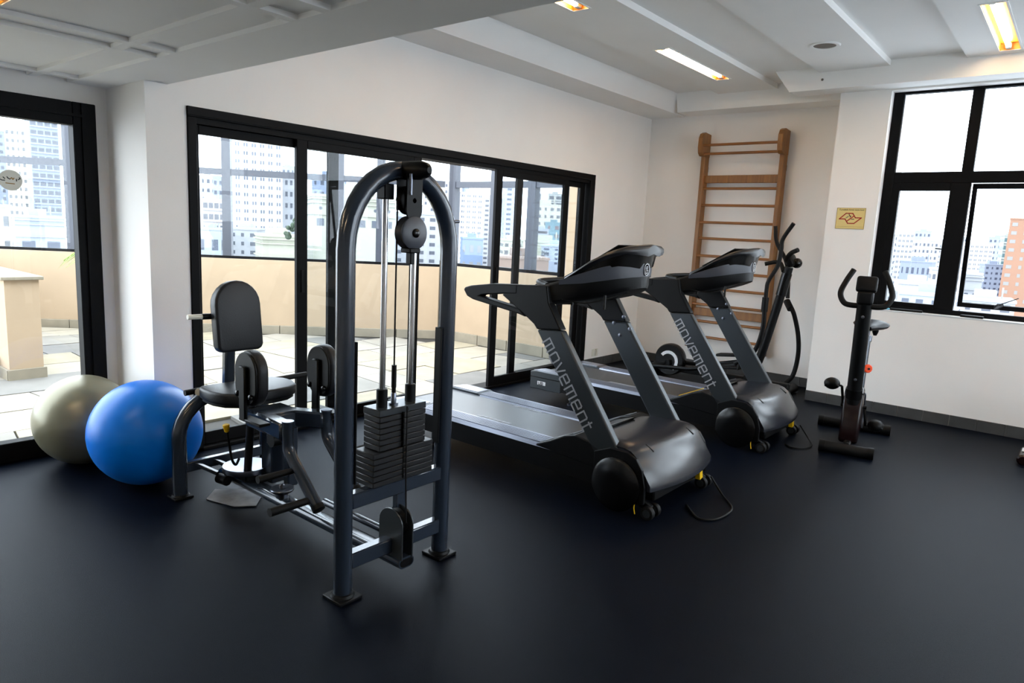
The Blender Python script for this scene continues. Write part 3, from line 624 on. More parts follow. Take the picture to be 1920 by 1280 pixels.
# top beam with round end and pulleys
obj('top_beam', B().sweep([(-2.19, 1.875, 1.716), (-2.09, 1.875, 1.716), (-2.03, 1.875, 1.716), (-2.0, 1.875, 1.716), (-1.985, 1.875, 1.716)], [.036, .036, .036, .028, .012], 22), 'blk', m)
pb = obj('pulley_bracket', B().prism([(1.835, 1.70), (1.915, 1.70), (1.915, 1.56)] + [(1.875 + .04 * math.cos(a), 1.56 - .04 * math.sin(a)) for a in [math.pi * k / 8 for k in range(1, 8)]] + [(1.835, 1.56)], 'x', -2.072, -2.064).prism([(1.835, 1.70), (1.915, 1.70), (1.915, 1.56), (1.835, 1.56)], 'x', -2.128, -2.12), 'blk', m)
def pulley(c, ax, r, w, mat='weight', nm='pulley'):
    o = obj(nm, B().lathe([(.02, -w / 2 - .004), (r - .004, -w / 2), (r, -w / 2 + .003), (r - .012, 0), (r, w / 2 - .003), (r - .004, w / 2), (.02, w / 2 + .004)], c, ax, 36), mat, m)
    h = obj('hub', B().lathe([(.018, -w / 2 - .008), (.018, w / 2 + .008), (.01, w / 2 + .014)], c, ax, 20), 'blkg', o); return o
pulley((-2.096, 1.875, 1.60), (1, 0, 0), .056, .036, 'blk')
pulley((-2.085, 1.878, 1.474), (1, 0, 0), .066, .05, 'tgrey2')
obj('yoke', B().box(-2.115, -2.055, 1.85, 1.906, 1.395, 1.415, .004).box(-2.10, -2.07, 1.866, 1.89, 1.35, 1.40, .003), 'blk', m)
obj('locking_pin', B().cyl((-2.05, 1.84, 1.70), (-2.05, 1.84, 1.62), .007, n=10), 'chromed', m)
obj('rod_collar', B().box(-2.175, -2.125, 1.775, 1.825, 1.60, 1.66, .004), 'blk', m); obj('rod_collar', B().box(-2.175, -2.125, 1.925, 1.975, 1.60, 1.66, .004), 'blk', m)
for y in (1.80, 1.955): obj('guide_rod', B().cyl((-2.15, y, .42), (-2.15, y, 1.69), .0125, n=16), 'chrome', m)
obj('cable', B().sweep([(-2.10, 1.818, 1.60), (-2.12, 1.835, 1.2), (-2.15, 1.862, .93)], .0035, 8), 'rub', m)
obj('cable', B().sweep([(-2.083, 1.880, .765), (-2.083, 1.880, .5), (-2.07, 1.876, .26)], .0035, 8), 'rub', m)
obj('cable_end', B().cyl((-2.15, 1.862, .835), (-2.15, 1.862, .93), .0105, n=12).lathe([(.009, .80), (.009, .835)], (-2.15, 1.862, 0), n=10), 'blk', m)
obj('cable_ferrule', B().lathe([(.02, .762), (.02, .770), (.0115, .772), (.0115, .81), (.008, .815)], (-2.15, 1.862, 0), n=16), 'chromed', m)
# weight stack
obj('top_weight', B().box(-2.205, -2.10, 1.748, 2.003, .735, .763, .002), 'tgrey', m)
z = .733
for k in range(6): obj('weight_plate', B().box(-2.203, -2.10, 1.75, 2.002, z - .0225, z, .0025), 'weight', m); z -= .024
for k in range(6): obj('weight_plate', B().box(-2.208, -2.09, 1.712, 2.04, z - .0225, z, .0025), 'weight', m); z -= .024
ZB_ = z
for y in (1.80, 1.955): obj('rubber_stop', B().cyl((-2.15, y, .437), (-2.15, y, z + .002), .022, n=16), 'rub', m)
obj('selector_holes', B().box(-2.1005, -2.0885, 1.866, 1.872, .455, .74).box(-2.1, -2.096, 1.892, 1.90, .742, .752), 'blkg', m, smooth=False)
for y in (1.80, 1.955): obj('rod_sleeve', B().lathe([(.023, .763), (.023, .835), (.018, .838)], (-2.15, y, 0), n=18), 'blk', m)
obj('side_strip', B().box(XT - .02, XT + .02, 1.645, 1.653, .473, 1.05, .002), 'blk', m)
obj('side_strip', B().box(XT - .02, XT + .02, 2.10, 2.108, .55, 1.07, .002), 'blk', m)
obj('placard', B().box(XT - .10, XT - .03, 2.188, 2.20, 1.02, 1.36, .005), 'blk', m)
for (y, z_, s_) in ((1.65, 1.525, 1), (2.10, 1.535, -1), (2.185, 1.53, 1)): obj('bolt', B().cyl((XT, y - .012, z_), (XT, y + .02, z_), .007, n=10), 'chromed', m)
# base beam and front pulley box
obj('base_beam', B().prism(rrect(.085, .05, .024, 4, YM, .085), 'x', -3.585, -2.06), 'steel', m)
obj('beam_end', B().prism(rrect(.068, .034, .016, 4, YM, .085), 'x', -2.062, -2.056), 'blkg', m)
obj('base_rail', B().sweep([(-2.2, 1.80, .13), (-2.75, 1.80, .13)], .018, 12), 'steel', m); obj('base_rail', B().sweep([(-2.2, 1.95, .13), (-2.75, 1.95, .13)], .018, 12), 'steel', m)
pl = [(-2.205, .10), (-2.205, .245)] + [(-2.13 - .075 * math.cos(a), .245 + .07 * math.sin(a)) for a in [math.pi * k / 12 for k in range(1, 12)]] + [(-2.055, .245), (-2.055, .10)]
for y0 in (1.842, 1.90): obj('pulley_guard', B().prism(pl, 'y', y0, y0 + .008, .002), 'tgrey', m)
pulley((-2.13, 1.875, .243), (0, 1, 0), .062, .03, 'blk')
# rear frame
XA = -3.585
obj('rear_arch', arch(XA, 1.622, 2.13, .33, .553, R0), 'steel', m)
for y in (1.622, 2.13): obj('foot_plate', B().box(XA - .05, XA + .05, y - .05, y + .05, 0, .013, .003).lathe([(.047, .013), (.04, .022)], (XA, y, 0), n=18), 'blk', m)
obj('rear_rail', B().box(XA - .02, XA + .02, 1.65, 2.10, .135, .19, .005), 'steel', m)
for y in (1.70, 1.80): obj('brace', B().bar((XA, y, .175), (XA + .12, y + .07, .13), .025, .02, .003), 'steel', m)
obj('centre_post', B().box(-3.30, -3.20, 1.93, 2.02, .1, .50, .006), 'steel', m)
obj('centre_post', B().box(-3.15, -3.10, 1.97, 2.03, .1, .48, .006), 'steel', m)
# seat
seat = [(-3.485, 1.70)] + [(-3.485, y) for y in (1.8, 1.95, 2.04)] + [(-3.46, 2.10), (-3.40, 2.135), (-3.32, 2.14), (-3.24, 2.11), (-3.19, 2.04), (-3.175, 1.95), (-3.175, 1.80), (-3.19, 1.74), (-3.24, 1.69), (-3.32, 1.665), (-3.40, 1.665), (-3.46, 1.675)]
obj('seat', B().prism(seat, 'z', .565, .625, .014, 3), 'vinyl', m)
obj('seat_board', B().prism([((x + 3.33) * .93 - 3.33, (y - YM) * .93 + YM) for x, y in seat], 'z', .55, .566), 'blk', m)
# backrest
def arched(w, h, r, c, n=12):
    P = [(-w / 2, 0), (-w / 2, h - w / 2)] + [(-w / 2 * math.cos(a), h - w / 2 + (w / 2) * math.sin(a)) for a in [math.pi * k / n for k in range(1, n)]] + [(w / 2, h - w / 2), (w / 2, 0)]
    P = [(-w / 2, r)] + P[1:-1] + [(w / 2, r), (w / 2 - r * .3, r * .3), (w / 2 - r, 0), (-w / 2 + r, 0), (-w / 2 + r * .3, r * .3)]
    return [(c[0] + a, c[1] + b_) for a, b_ in P]
tl = Matrix.Rotation(math.radians(-7), 4, 'Y')
def tilt(o, pivot):
    pv = Vector(pivot); o.data.transform(Matrix.Translation(pv) @ tl @ Matrix.Translation(-pv))
bk = obj('backrest', B().prism(arched(.255, .375, .03, (1.882, .80)), 'x', -3.455, -3.39, .014, 3), 'vinyl', m)
bb_ = obj('backrest_board', B().prism(arched(.235, .355, .03, (1.882, .81)), 'x', -3.468, -3.454), 'blk', m)
for o in (bk, bb_): tilt(o, Vector((-3.42, 1.88, .80)) - ORG[m.name])
obj('back_post', B().bar((-3.53, 1.872, .50), (-3.505, 1.872, .98), .06, .05, .012, (1, 0, 0)), 'steel', m)
obj('adjuster_bar', B().cyl((-3.49, 1.765, .985), (-3.49, 1.715, .986), .016, n=14), 'blk', m)
obj('adjuster_tube', B().cyl((-3.49, 1.715, .986), (-3.49, 1.640, .988), .013, n=14), 'outlet', m)
for y0, y1 in ((1.62, 1.74), (2.12, 2.345)):
    obj('hand_grip', B().sweep([(-3.50, y0, .592), (-3.50, y1, .598)], .0155, 14), 'rub', m)
obj('grip_cap', B().lathe([(.019, 0), (.019, .006), (.012, .008)], (-3.48, 1.684, .593), (.8, -.6, .1), 18), 'outlet', m)
# drive under the seat
obj('drive_housing', B().box(-3.20, -3.00, 1.78, 1.99, .45, .545, .012), 'steel', m)
obj('drive_gear', B().lathe([(.05, 0), (.05, .09), (.03, .10)], (-3.06, 1.88, .38), n=18).lathe([(.035, 0), (.035, .07)], (-2.99, 1.80, .42), (0, 1, 0), 14), 'blk', m)
obj('pivot_shaft', B().cyl((-3.36, 1.882, .11), (-3.30, 1.882, .56), .021, n=16), 'weight', m)
obj('cam_disc', B().lathe([(.02, .150), (.05, .152), (.112, .176), (.120, .178), (.122, .168), (.120, .150), (.02, .14)], (-3.37, 1.882, 0), n=44), 'chromed', m)
obj('cam_bracket', B().box(-3.50, -3.30, 1.84, 1.92, .10, .14, .008).cyl((-3.47, 1.78, .10), (-3.40, 1.79, .10), .028, n=14), 'blk', m)
lv = obj('release_lever', B().tube([(-3.30, 1.740, .425), (-3.30, 1.752, .33), (-3.30, 1.765, .25), (-3.31, 1.79, .215), (-3.33, 1.82, .235)], .007, 10), 'blk', m)
obj('lever_knob', B().lathe([(.008, -.02), (.012, -.016), (.0175, .018), (.015, .022)], (-3.30, 1.737, .425), (0, -.1, 1), 16), 'yellow', lv)
obj('idler_disc', B().lathe([(.015, .155), (.057, .160), (.06, .155), (.055, .145), (.03, .13), (.03, .11)], (-2.985, 1.86, 0), n=32), 'chromed', m)
obj('idler_nut', B().lathe([(.014, .158), (.014, .175), (.007, .18)], (-2.985, 1.86, 0), n=6), 'chromed', m)
# swing arms, pads and foot bars
for sg, nm in ((-1, 'near'), (1, 'far')):
    yb = 1.79 if sg < 0 else 2.05; xb = -2.82 if sg < 0 else -2.88
    obj('swing_arm', B().bar((-3.12, YM + sg * .05, .50), (xb - .005, yb, .505), .075, .085, .01), 'steel', m)
    a = obj('leg_tube', B().tube([(xb, yb, .555), (xb, yb, .48), (xb + .012, yb, .41), (xb + .10, yb, .325), (xb + .24, yb, .20)], .028, 16), 'steel', m)
    obj('tube_cap', B().lathe([(.029, 0), (.029, .006)], (xb, yb, .553), n=18), 'chromed', a); obj('tube_cap', B().lathe([(.03, -.012), (.03, .012), (.02, .016)], (xb + .245, yb, .197), (.75, 0, -.66), 18), 'blk', a)
    obj('foot_bar', B().sweep([(xb + .20, yb, .225), (xb + .20, yb + sg * .22, .225)], [.017, .02], 14), 'rub', m)
    obj('foot_bar', B().sweep([(xb + .07, yb, .335), (xb + .07, yb + sg * .20, .335)], [.014, .018], 14), 'rub', m)
    yp = 1.70 if sg < 0 else 2.075; xc = -3.045 if sg < 0 else -2.995; zc = .735
    cap = [(xc + p, zc + q) for p, q in rrect(.205, .275, .1, 8)]
    pd = obj('thigh_pad', B().prism(cap, 'y', yp + .012, yp + .07, .016, 3) if sg < 0 else B().prism(cap, 'y', yp + .012, yp + .07, .016, 3), 'vinyl', m)
    obj('pad_shell', B().prism([(xc + (p - xc) * .93, zc + (q - zc) * .95) for p, q in cap], 'y', yp, yp + .013, .004), 'blk', pd)
    obj('pad_bracket', B().box(xc - .028, xc + .028, yp - .02, yp, .535, .80, .006).box(xc - .028, xc + .16, yp - .02, yp + .04, .53, .545, .004), 'blk', m)
    for q in (-.06, .06): obj('pad_bolt', B().lathe([(.014, 0), (.014, .012), (.008, .016)], (xc + q, yp, .655), (0, -1, 0), 12), 'blkg', pd)
# grey cloth on the floor under the machine
q = random.Random(2); b = B(); pts = [(-3.46, 1.70), (-3.27, 1.755), (-3.20, 1.84), (-3.30, 1.93), (-3.43, 1.93), (-3.56, 1.80)]
tag(obj('floor_cloth', B().prism(pts, 'z', .001, .007, .002), 'cloth'), 'crumpled grey cloth lying under the machine seat', 'cloth')
# ------------------------------------------------------------------ treadmills
GL = {  # stroke letters on a unit-high grid (u along reading direction, v up)
 'm': (1.35, [[(0, 0), (0, 1), (1.05, 1), (1.05, 0)], [(.52, 1), (.52, 0)]]),
 'o': (1.1, [[(.1, 0), (.7, 0), (.8, .12), (.8, .88), (.7, 1), (.1, 1), (0, .88), (0, .12), (.1, 0)]]),
 'v': (1.05, [[(0, 1), (.3, .05), (.4, 0), (.5, .05), (.8, 1)]]),
 'e': (1.1, [[(.75, 0), (.1, 0), (0, .12), (0, .9), (.1, 1), (.7, 1), (.8, .9), (.8, .5), (0, .5)]]),
 'n': (1.05, [[(0, 0), (0, 1), (.68, 1), (.78, .9), (.78, 0)]]),
 't': (.7, [[(.15, 1.25), (.15, .1), (.25, 0), (.5, 0)], [(0, .95), (.5, .95)]]),
 'L': (.85, [[(0, 1), (0, 0), (.55, 0)]]), 'E': (.85, [[(.6, 0), (0, 0), (0, 1), (.6, 1)], [(0, .5), (.5, .5)]]), 'D': (.9, [[(0, 0), (0, 1), (.4, 1), (.62, .7), (.62, .3), (.4, 0), (0, 0)]]),
}
def word(b, w, o, u, v, h, sw, th, tr=1.0):
    o = Vector(o); u = Vector(u).normalized(); v = Vector(v).normalized(); x = 0
    for ch in w:
        adv, pl = GL[ch]; strokes(b, pl, o + u * x * h, u * h, v * h, sw, th); x += adv * tr
    return b
def treadmill(label):
    Y0, Y1 = 3.2, 3.98; YC_ = 3.59
    t = thing('treadmill', (-2.65, YC_, 0), label, 'treadmill', 'pair of grey treadmills')
    # base
    obj('deck', B().prism([(-3.70, .12), (-1.95, .115), (-1.95, .245), (-3.70, .24)], 'y', Y0 + .02, Y1 - .02, .006), 'blk', t, smooth=False)
    for y0, y1 in ((Y0, Y0 + .165), (Y1 - .165, Y1)):
        r = obj('side_rail', B().prism([(y0, .235), (y0 + .008, .258), (y0 + .15, .262), (y1, .25), (y1, .235)], 'x', -3.70, -2.28), 'rail', t, smooth=False)
        b = B()
        for k in range(9): b.box(-3.69, -2.28, y0 + .02 + k * .014, y0 + .026 + k * .014, .2575, .2635)
        tag(obj('ribs', b, 'rail', r, smooth=False), kind='stuff')
    obj('running_belt', B().box(-3.70, -2.05, Y0 + .168, Y1 - .168, .238, .252, .004).cyl((-3.69, Y0 + .17, .215), (-3.69, Y1 - .17, .215), .036, n=20), 'belt', t)
    b = B()
    for k in range(22):
        x = -3.05 + k * .013; b.bar((x, 3.385, .2535), (x + .012, 3.415, .2535), .0035 + .002 * (k % 3), .001)
    obj('belt_print', b, 'silver', t, smooth=False)
    b = B()
    for k in range(16):
        x = -3.05 + k * .016; b.bar((x, 3.775, .2535), (x + .012, 3.80, .2535), .0035 + .002 * (k % 3), .001)
    obj('belt_print', b, 'silver', t, smooth=False)
    for y0, y1, s in ((Y0 - .003, Y0 + .16, 1), (Y1 - .16, Y1 + .003, -1)):
        c = obj('rear_cap', B().prism([(-3.76, .105), (-3.42, .105), (-3.42, .258), (-3.45, .268), (-3.70, .268), (-3.76, .258)], 'y', y0, y1, .004), 'tgrey', t, smooth=False)
        yy = Y0 - .0035 if s > 0 else Y1 + .0035
        obj('cap_groove', B().box(-3.755, -3.42, yy - .001, yy + .001, .208, .216), 'blkg', c, smooth=False)
        obj('cap_tread', B().prism([(-3.74, y0 + .02), (-3.46, y0 + .02), (-3.46, y1 - .02), (-3.70, y1 - .02)], 'z', .268, .271), 'rail', c, smooth=False)
    bd = obj('badge_plate', B().box(-3.675, -3.585, Y0 - .006, Y0 - .003, .145, .178, .001), 'white', t, smooth=False)
    obj('badge_letters', word(B(), 'LED', (-3.662, Y0 - .0065, .15), (1, 0, 0), (0, 0, 1), .022, .0055, .001), 'ink', bd, smooth=False)
    obj('side_skirt', B().prism([(-3.42, .115), (-1.95, .115), (-1.95, .30), (-2.28, .245), (-3.42, .24)], 'y', Y0 + .003, Y0 + .022), 'blk', t, smooth=False)
    obj('side_skirt', B().prism([(-3.42, .115), (-1.95, .115), (-1.95, .30), (-2.28, .245), (-3.42, .24)], 'y', Y1 - .022, Y1 - .003), 'blk', t, smooth=False)
    # motor hood: lofted rounded shell
    rings = []
    prof = [(-2.27, .252), (-2.22, .30), (-2.12, .352), (-1.98, .376), (-1.85, .384), (-1.778, .381), (-1.735, .368), (-1.702, .340), (-1.662, .278), (-1.605, .19)]
    def hood_row(x, z, k):
        hw = .35 + .036 * min(1, k / 4); bulge = .0
        R_ = []
        for j in range(25):
            s_ = -1 + 2 * j / 24; y = YC_ + hw * s_; ez = z - .022 * (max(0, abs(s_) - .8) / .2) ** 2 * (1 - (k / 9) ** 2); ex = x + .055 * (1 - s_ * s_) * (k / 9) - .02
            R_.append((ex, y, ez))
        return R_
    rows = [hood_row(x, z, k) for k, (x, z) in enumerate(prof)]
    b = B(); vs = [[b.bm.verts.new(Vector(p)) for p in r_] for r_ in rows]
    low = [[b.bm.verts.new(Vector((p[0] - .0, p[1], .13 if i == 0 else max(.13, min(p[2] - .03, .19))))) for p in (rows[0], rows[-1])[i]] for i in (0, 1)]
    for a, c in zip(vs[:-1], vs[1:]):
        for j in range(24): b.bm.faces.new((a[j], a[j + 1], c[j + 1], c[j]))
    for j in range(24): b.bm.faces.new((vs[-1][j], vs[-1][j + 1], low[1][j + 1], low[1][j])); b.bm.faces.new((vs[0][j], vs[0][j + 1], low[0][j + 1], low[0][j]))
    for j in (0, 24): b.bm.faces.new([r_[j] for r_ in vs] + [low[1][j], low[0][j]])
    b.bm.faces.new(low[0] + low[1][::-1])
    h = obj('motor_hood', b, 'hood', t, ang=50)
    obj('hood_recess', B().prism([(-2.262, .285), (-2.20, .332), (-2.10, .368), (-2.07, .376), (-2.07, .366), (-2.26, .27)], 'y', YC_ - .24, YC_ + .20), 'blkg', h, smooth=False)
    for y in (YC_ - .25, YC_ + .25): obj('hood_slot', B().bar((-1.742, y, .3715), (-1.694, y + .008, .3395), .007, .006), 'blkg', h)
    for y0, y1 in ((Y0, Y0 + .15), (Y1 - .15, Y1)):
        P = [(-2.40, .25), (-2.30, .292), (-2.20, .345), (-2.12, .366), (-2.02, .35), (-1.90, .30), (-1.90, .20), (-2.40, .235)]
        obj('foot_fairing', B().prism(P, 'y', y0, y1, .008, 2), 'blk', t, smooth=False)
    if True:
        yy0, yy1 = Y0 + .16, Y0 + .165
        obj('fairing_trim', B().bar((-2.39, Y0 + .075, .254), (-2.15, Y0 + .075, .363), .1, .004), 'tgrey2', t, smooth=False)
        obj('fairing_trim', B().bar((-2.39, Y1 - .075, .254), (-2.15, Y1 - .075, .363), .1, .004), 'tgrey2', t, smooth=False)
    for y0, y1, s in ((Y0 - .012, Y0 + .012, -1), (Y1 - .012, Y1 + .012, 1)):
        P = [(-1.98, .10), (-1.98, .31), (-1.88, .352), (-1.77, .352), (-1.715, .325), (-1.675, .27), (-1.652, .18), (-1.652, .085), (-1.70, .075)]
        obj('side_cover', B().prism(P, 'y', y0, y1, .005, 2), 'blk', t, smooth=False)
        yo = Y0 - .012 if s < 0 else Y1 + .012
        obj('pivot_cover', B().lathe([(.15, 0), (.15, .014), (.138, .024), (.05, .028)], (-1.825, yo, .158), (0, s, 0), 44), 'blkg', t)
    obj('front_bumper', B().box(-1.74, -1.632, Y0 + .07, Y1 - .07, .085, .18, .01), 'blk', t)
    # wheels and feet
    for y in (Y0 + .005, Y0 + .075, Y1 - .105, Y1 - .035):
        w = obj('wheel', B().lathe([(.028, -.017), (.036, -.015), (.038, -.01), (.038, .01), (.036, .015), (.028, .017)], (-1.635, y + .012, .038), (0, 1, 0), 24), 'rub', t)
        obj('wheel_rim', B().lathe([(.022, -.019), (.022, .019)], (-1.635, y + .012, .038), (0, 1, 0), 20), 'tgrey', w)
    for y in (Y0 + .055, Y1 - .055): obj('wheel_arm', B().bar((-1.80, y, .12), (-1.635, y, .045), .03, .05, .006), 'blk', t)
    for y in (Y0 + .08, Y1 - .08): obj('rear_foot', B().lathe([(.03, 0), (.03, .012), (.012, .02), (.012, .12)], (-3.36, y, 0), n=16), 'chromed', t)
    obj('warning_label', B().obox((-1.618, Y1 - .18, .128), (.03, .036, .075), Matrix.Rotation(.25, 3, 'X')), 'yellow', t, smooth=False)
    obj('yellow_tie', B().tube([(-1.70, Y0 - .014, .10), (-1.70, Y0 - .02, .06), (-1.695, Y0 - .016, .025)], .003, 6), 'yellow', t)
    # uprights
    for y0, y1 in ((Y0, Y0 + .055), (Y1 - .05, Y1 + .005)):
        u = obj('upright', B().prism([(-2.44, .936), (-2.262, .95), (-1.775, .262), (-1.93, .20)], 'y', y0, y1, .010, 2), 'tgrey', t, smooth=False)
        obj('neck', B().prism([(-2.44, .938), (-2.462, .965), (-2.55, 1.02), (-2.72, 1.115), (-2.62, 1.185), (-2.38, 1.2), (-2.36, 1.10), (-2.262, .952)], 'y', y0 - .002, y1 + .002, .008, 2), 'blk', t, smooth=False)
        # handrail loop
        c = (y0 + y1) / 2
        obj('handrail', B().prism([(-3.04, 1.118), (-3.03, 1.135), (-2.98, 1.15), (-2.80, 1.177), (-2.60, 1.187), (-2.60, 1.13), (-2.70, 1.122), (-2.88, 1.10), (-2.90, 1.09), (-2.57, 1.045), (-2.53, 1.0), (-2.58, 1.012), (-2.96, 1.063), (-3.01, 1.08)], 'y', y0 - .004, y1 + .004, .008, 2), 'blk', t, smooth=False)
    b = B()
    d_ = Vector((-1.853 - -2.35, 0, .23 - .943)).normalized(); nrm = Vector((-d_.z, 0, d_.x)) * 1
    if nrm.x < 0: nrm = -nrm
    o = Vector((-2.378, Y0, .872)) - nrm * .012
    word(b, 'movement', o + Vector((0, -.0012, 0)), d_, nrm, .060, .0092, .0012, 1.1)
    obj('lettering', b, 'silver', t, smooth=False)
    for (q0, q1) in ((.125, .03), (.125, .115), (.215, .03), (.215, .115)):
        p = Vector((-2.40, Y1 - .05, .945)) + d_ * (q0 - .09) + nrm * q1; obj('rivet', B().lathe([(.012, -.002), (.012, .004), (.006, .006)], p, (0, -1, 0), 12), 'rail', t)
    # console body (lofted along X)
    st = [(-2.50, .385, 1.07, 1.19), (-2.42, .38, 1.08, 1.202), (-2.30, .345, 1.105, 1.245), (-2.20, .30, 1.13, 1.285), (-2.11, .245, 1.16, 1.32), (-2.04, .18, 1.185, 1.345), (-1.995, .105, 1.20, 1.355), (-1.975, .03, 1.21, 1.358)]
    # plan outline swept: outer band
    ring = lambda x, hw, z0, z1: [(x, YC_ + hw * a, z0 + (z1 - z0) * c) for a, c in ((-1, .15), (-1, .85), (-.93, 1), (-.5, 1), (0, 1), (.5, 1), (.93, 1), (1, .85), (1, .15), (.9, 0), (.4, 0), (-.4, 0), (-.9, 0))]
    cb = obj('console', B().loft([ring(*s_) for s_ in st]), 'blk', t, ang=50)
    # grey band around the nose
    arc = [(-2.32, .353), (-2.20, .303), (-2.11, .249), (-2.04, .185), (-1.993, .108), (-1.970, .035), (-1.970, -.035), (-1.993, -.108), (-2.04, -.185), (-2.11, -.249), (-2.20, -.303), (-2.32, -.353)]
    zt_ = [1.235, 1.285, 1.322, 1.348, 1.36, 1.364]; zb_ = [1.21, 1.225, 1.245, 1.262, 1.272, 1.276]
    zt_ += zt_[::-1]; zb_ += zb_[::-1]; b = B(); rr = []
    for (x, y), z1, z0 in zip(arc, zt_, zb_):
        n_ = Vector((x + 2.35, y * 1.1, 0)).normalized() * .006; p = Vector((x, YC_ + y, 0)); rr.append([p + n_ + Vector((0, 0, z0)), p + n_ * 1.3 + Vector((0, 0, (z0 + z1) / 2)), p + n_ + Vector((0, 0, z1)), p - n_ * .5 + Vector((0, 0, z1)), p - n_ * .5 + Vector((0, 0, z0))])
    obj('console_band', b.loft(rr), 'tgrey2', t, ang=50)
    bg_ = obj('nose_badge', B().lathe([(.026, 0), (.026, .0015), (.031, .0015), (.031, 0)], (-1.9605, YC_, 1.318), (1, 0, 0), 32), 'blkg', t)
    b = B(); P = [(.0285 * math.cos(2 * math.pi * k / 28), .034 * math.sin(2 * math.pi * k / 28)) for k in range(29)]
    strokes(b, [P, [(-.012, .014), (-.012, .002)], [(-.004, .016), (.008, .016), (.008, .004), (-.002, .004)], [(-.01, -.004), (-.01, -.022)], [(.002, -.004), (.012, -.004), (.006, -.022), (-.002, -.022)]], (-1.958, YC_, 1.318), (0, 1, 0), (0, 0, 1), .004, .0015)
    obj('badge_ring', b, 'white', bg_, smooth=False)
    # display hood
    vis = [(-2.33, .30, 1.270), (-2.25, .315, 1.315), (-2.15, .315, 1.38), (-2.06, .29, 1.43), (-1.985, .235, 1.458), (-1.94, .16, 1.462), (-1.92, .07, 1.458)]
    rg = []
    for k, (x, hw, z) in enumerate(vis):
        th = .022 + .0045 * k; rg.append([(x, YC_ + hw * a, z - c * th - .02 * abs(a) ** 3) for a, c in ((-1, .5), (-.96, .12), (-.75, 0), (0, -.05), (.75, 0), (.96, .12), (1, .5), (.9, 1), (0, 1), (-.9, 1))])
    vz_ = obj('display_hood', B().loft(rg), 'visor', t, ang=60)
    obj('hood_underside', B().loft([[(x - .03, YC_ - hw * .84, z - .018 - .0045 * k), (x - .03, YC_ + hw * .84, z - .018 - .0045 * k), (x - .05, YC_ + hw * .84, z - .10 - .006 * k), (x - .05, YC_ - hw * .84, z - .10 - .006 * k)] for k, (x, hw, z) in enumerate(vis)]), 'blkg', vz_)
    obj('screen', B().bar((-2.30, YC_, 1.305), (-2.05, YC_, 1.452), .36, .004), 'blkg', vz_, smooth=False)
    obj('cross_bar', B().sweep([(-2.50, Y0 + .05, 1.105), (-2.46, YC_, 1.09), (-2.50, Y1 - .05, 1.105)], .028, 14), 'blk', t)
    obj('heart_rate_bar', B().tube([(-2.42, Y0 + .06, 1.195), (-2.56, Y0 + .16, 1.205), (-2.58, YC_, 1.208), (-2.56, Y1 - .16, 1.205), (-2.42, Y1 - .06, 1.195)], .018, 12), 'blk', t)
    obj('console_wire', B().tube([(-2.30, Y0 + .04, 1.125), (-2.15, Y0 + .1, 1.118), (-2.02, YC_ - .1, 1.18)], .004, 6), 'rub', t)
    for x in (-2.28, -2.06): obj('console_screw', B().cyl((x, Y0 + .12, 1.09), (x, Y0 + .12, 1.17), .008, n=8), 'blkg', t)
    return t
t1 = treadmill('near grey treadmill in front of the weight machine, closer to camera')
t2 = dup(t1, (0, 1.68, 0)); t2['label'] = 'far grey treadmill between the near treadmill and the wooden ladder'
ORG[t2.name] = Vector((-2.65, 3.59 + 1.68, 0)); obj('fairing_stripe', B().bar((-2.37, 5.035, .268), (-2.17, 5.035, .362), .012, .005), 'yellow', t2, smooth=False)
tag(obj('power_cord', B().tube([(-1.57, 3.87, .10), (-1.535, 3.88, .05), (-1.48, 3.85, .012), (-1.36, 3.70, .007), (-1.36, 3.50, .007), (-1.43, 3.43, .007), (-1.50, 3.48, .007), (-1.57, 3.56, .007)], .006, 8, 10), 'rub'), 'black power cord looping out under the near treadmill hood', 'cord')
tag(obj('power_cord', B().tube([(-1.57, 5.55, .10), (-1.535, 5.56, .05), (-1.49, 5.53, .012), (-1.42, 5.38, .007), (-1.44, 5.24, .007), (-1.51, 5.20, .007), (-1.57, 5.25, .007)], .005, 8, 10), 'rub'), 'black power cord looping out under the far treadmill hood', 'cord')

# ------------------------------------------------------------------ wall bars
w = thing('wall_bars', (-3.1, 7.52, .27), 'tall wooden wall bars ladder fixed to the back wall', 'wall bars')
for x0, x1 in ((-3.545, -3.435), (-2.665, -2.560)):
    xm = (x0 + x1) / 2
    obj('upright', B().box(xm - .022, xm + .022, 7.49, 7.61, .27, 2.62, .004), 'wood', w, smooth=False)
    P = [(7.61, 2.43), (7.44, 2.43), (7.40, 2.46), (7.385, 2.52), (7.39, 2.62), (7.42, 2.67), (7.47, 2.69), (7.61, 2.68)]
    obj('head_block', B().prism(P, 'x', xm - .026, xm + .026, .006, 2), 'wood', w, smooth=False)
for k, (z_, y_) in enumerate(((2.546, 7.43), (2.455, 7.46), (2.08, 7.52), (1.896, 7.52), (1.705, 7.52), (1.525, 7.52), (1.329, 7.52), (1.15, 7.52), (.96, 7.52), (.773, 7.52), (.58, 7.52), (.40, 7.52))):
    obj('rung', B().sweep([(-3.51, y_, z_), (-2.595, y_, z_)], .0165, 14, True, .8), 'wood2', w)
for z0, z1 in ((2.142, 2.226), (.642, .732)): obj('cross_plank', B().box(-3.485, -2.615, 7.53, 7.56, z0, z1, .004), 'wood', w, smooth=False)
for z_ in (2.30, .5):
    for x in (-3.49, -2.61): obj('wall_bracket', B().box(x - .02, x + .02, 7.60, 7.62, z_ - .03, z_ + .03, .003), 'chromed', w, smooth=False)

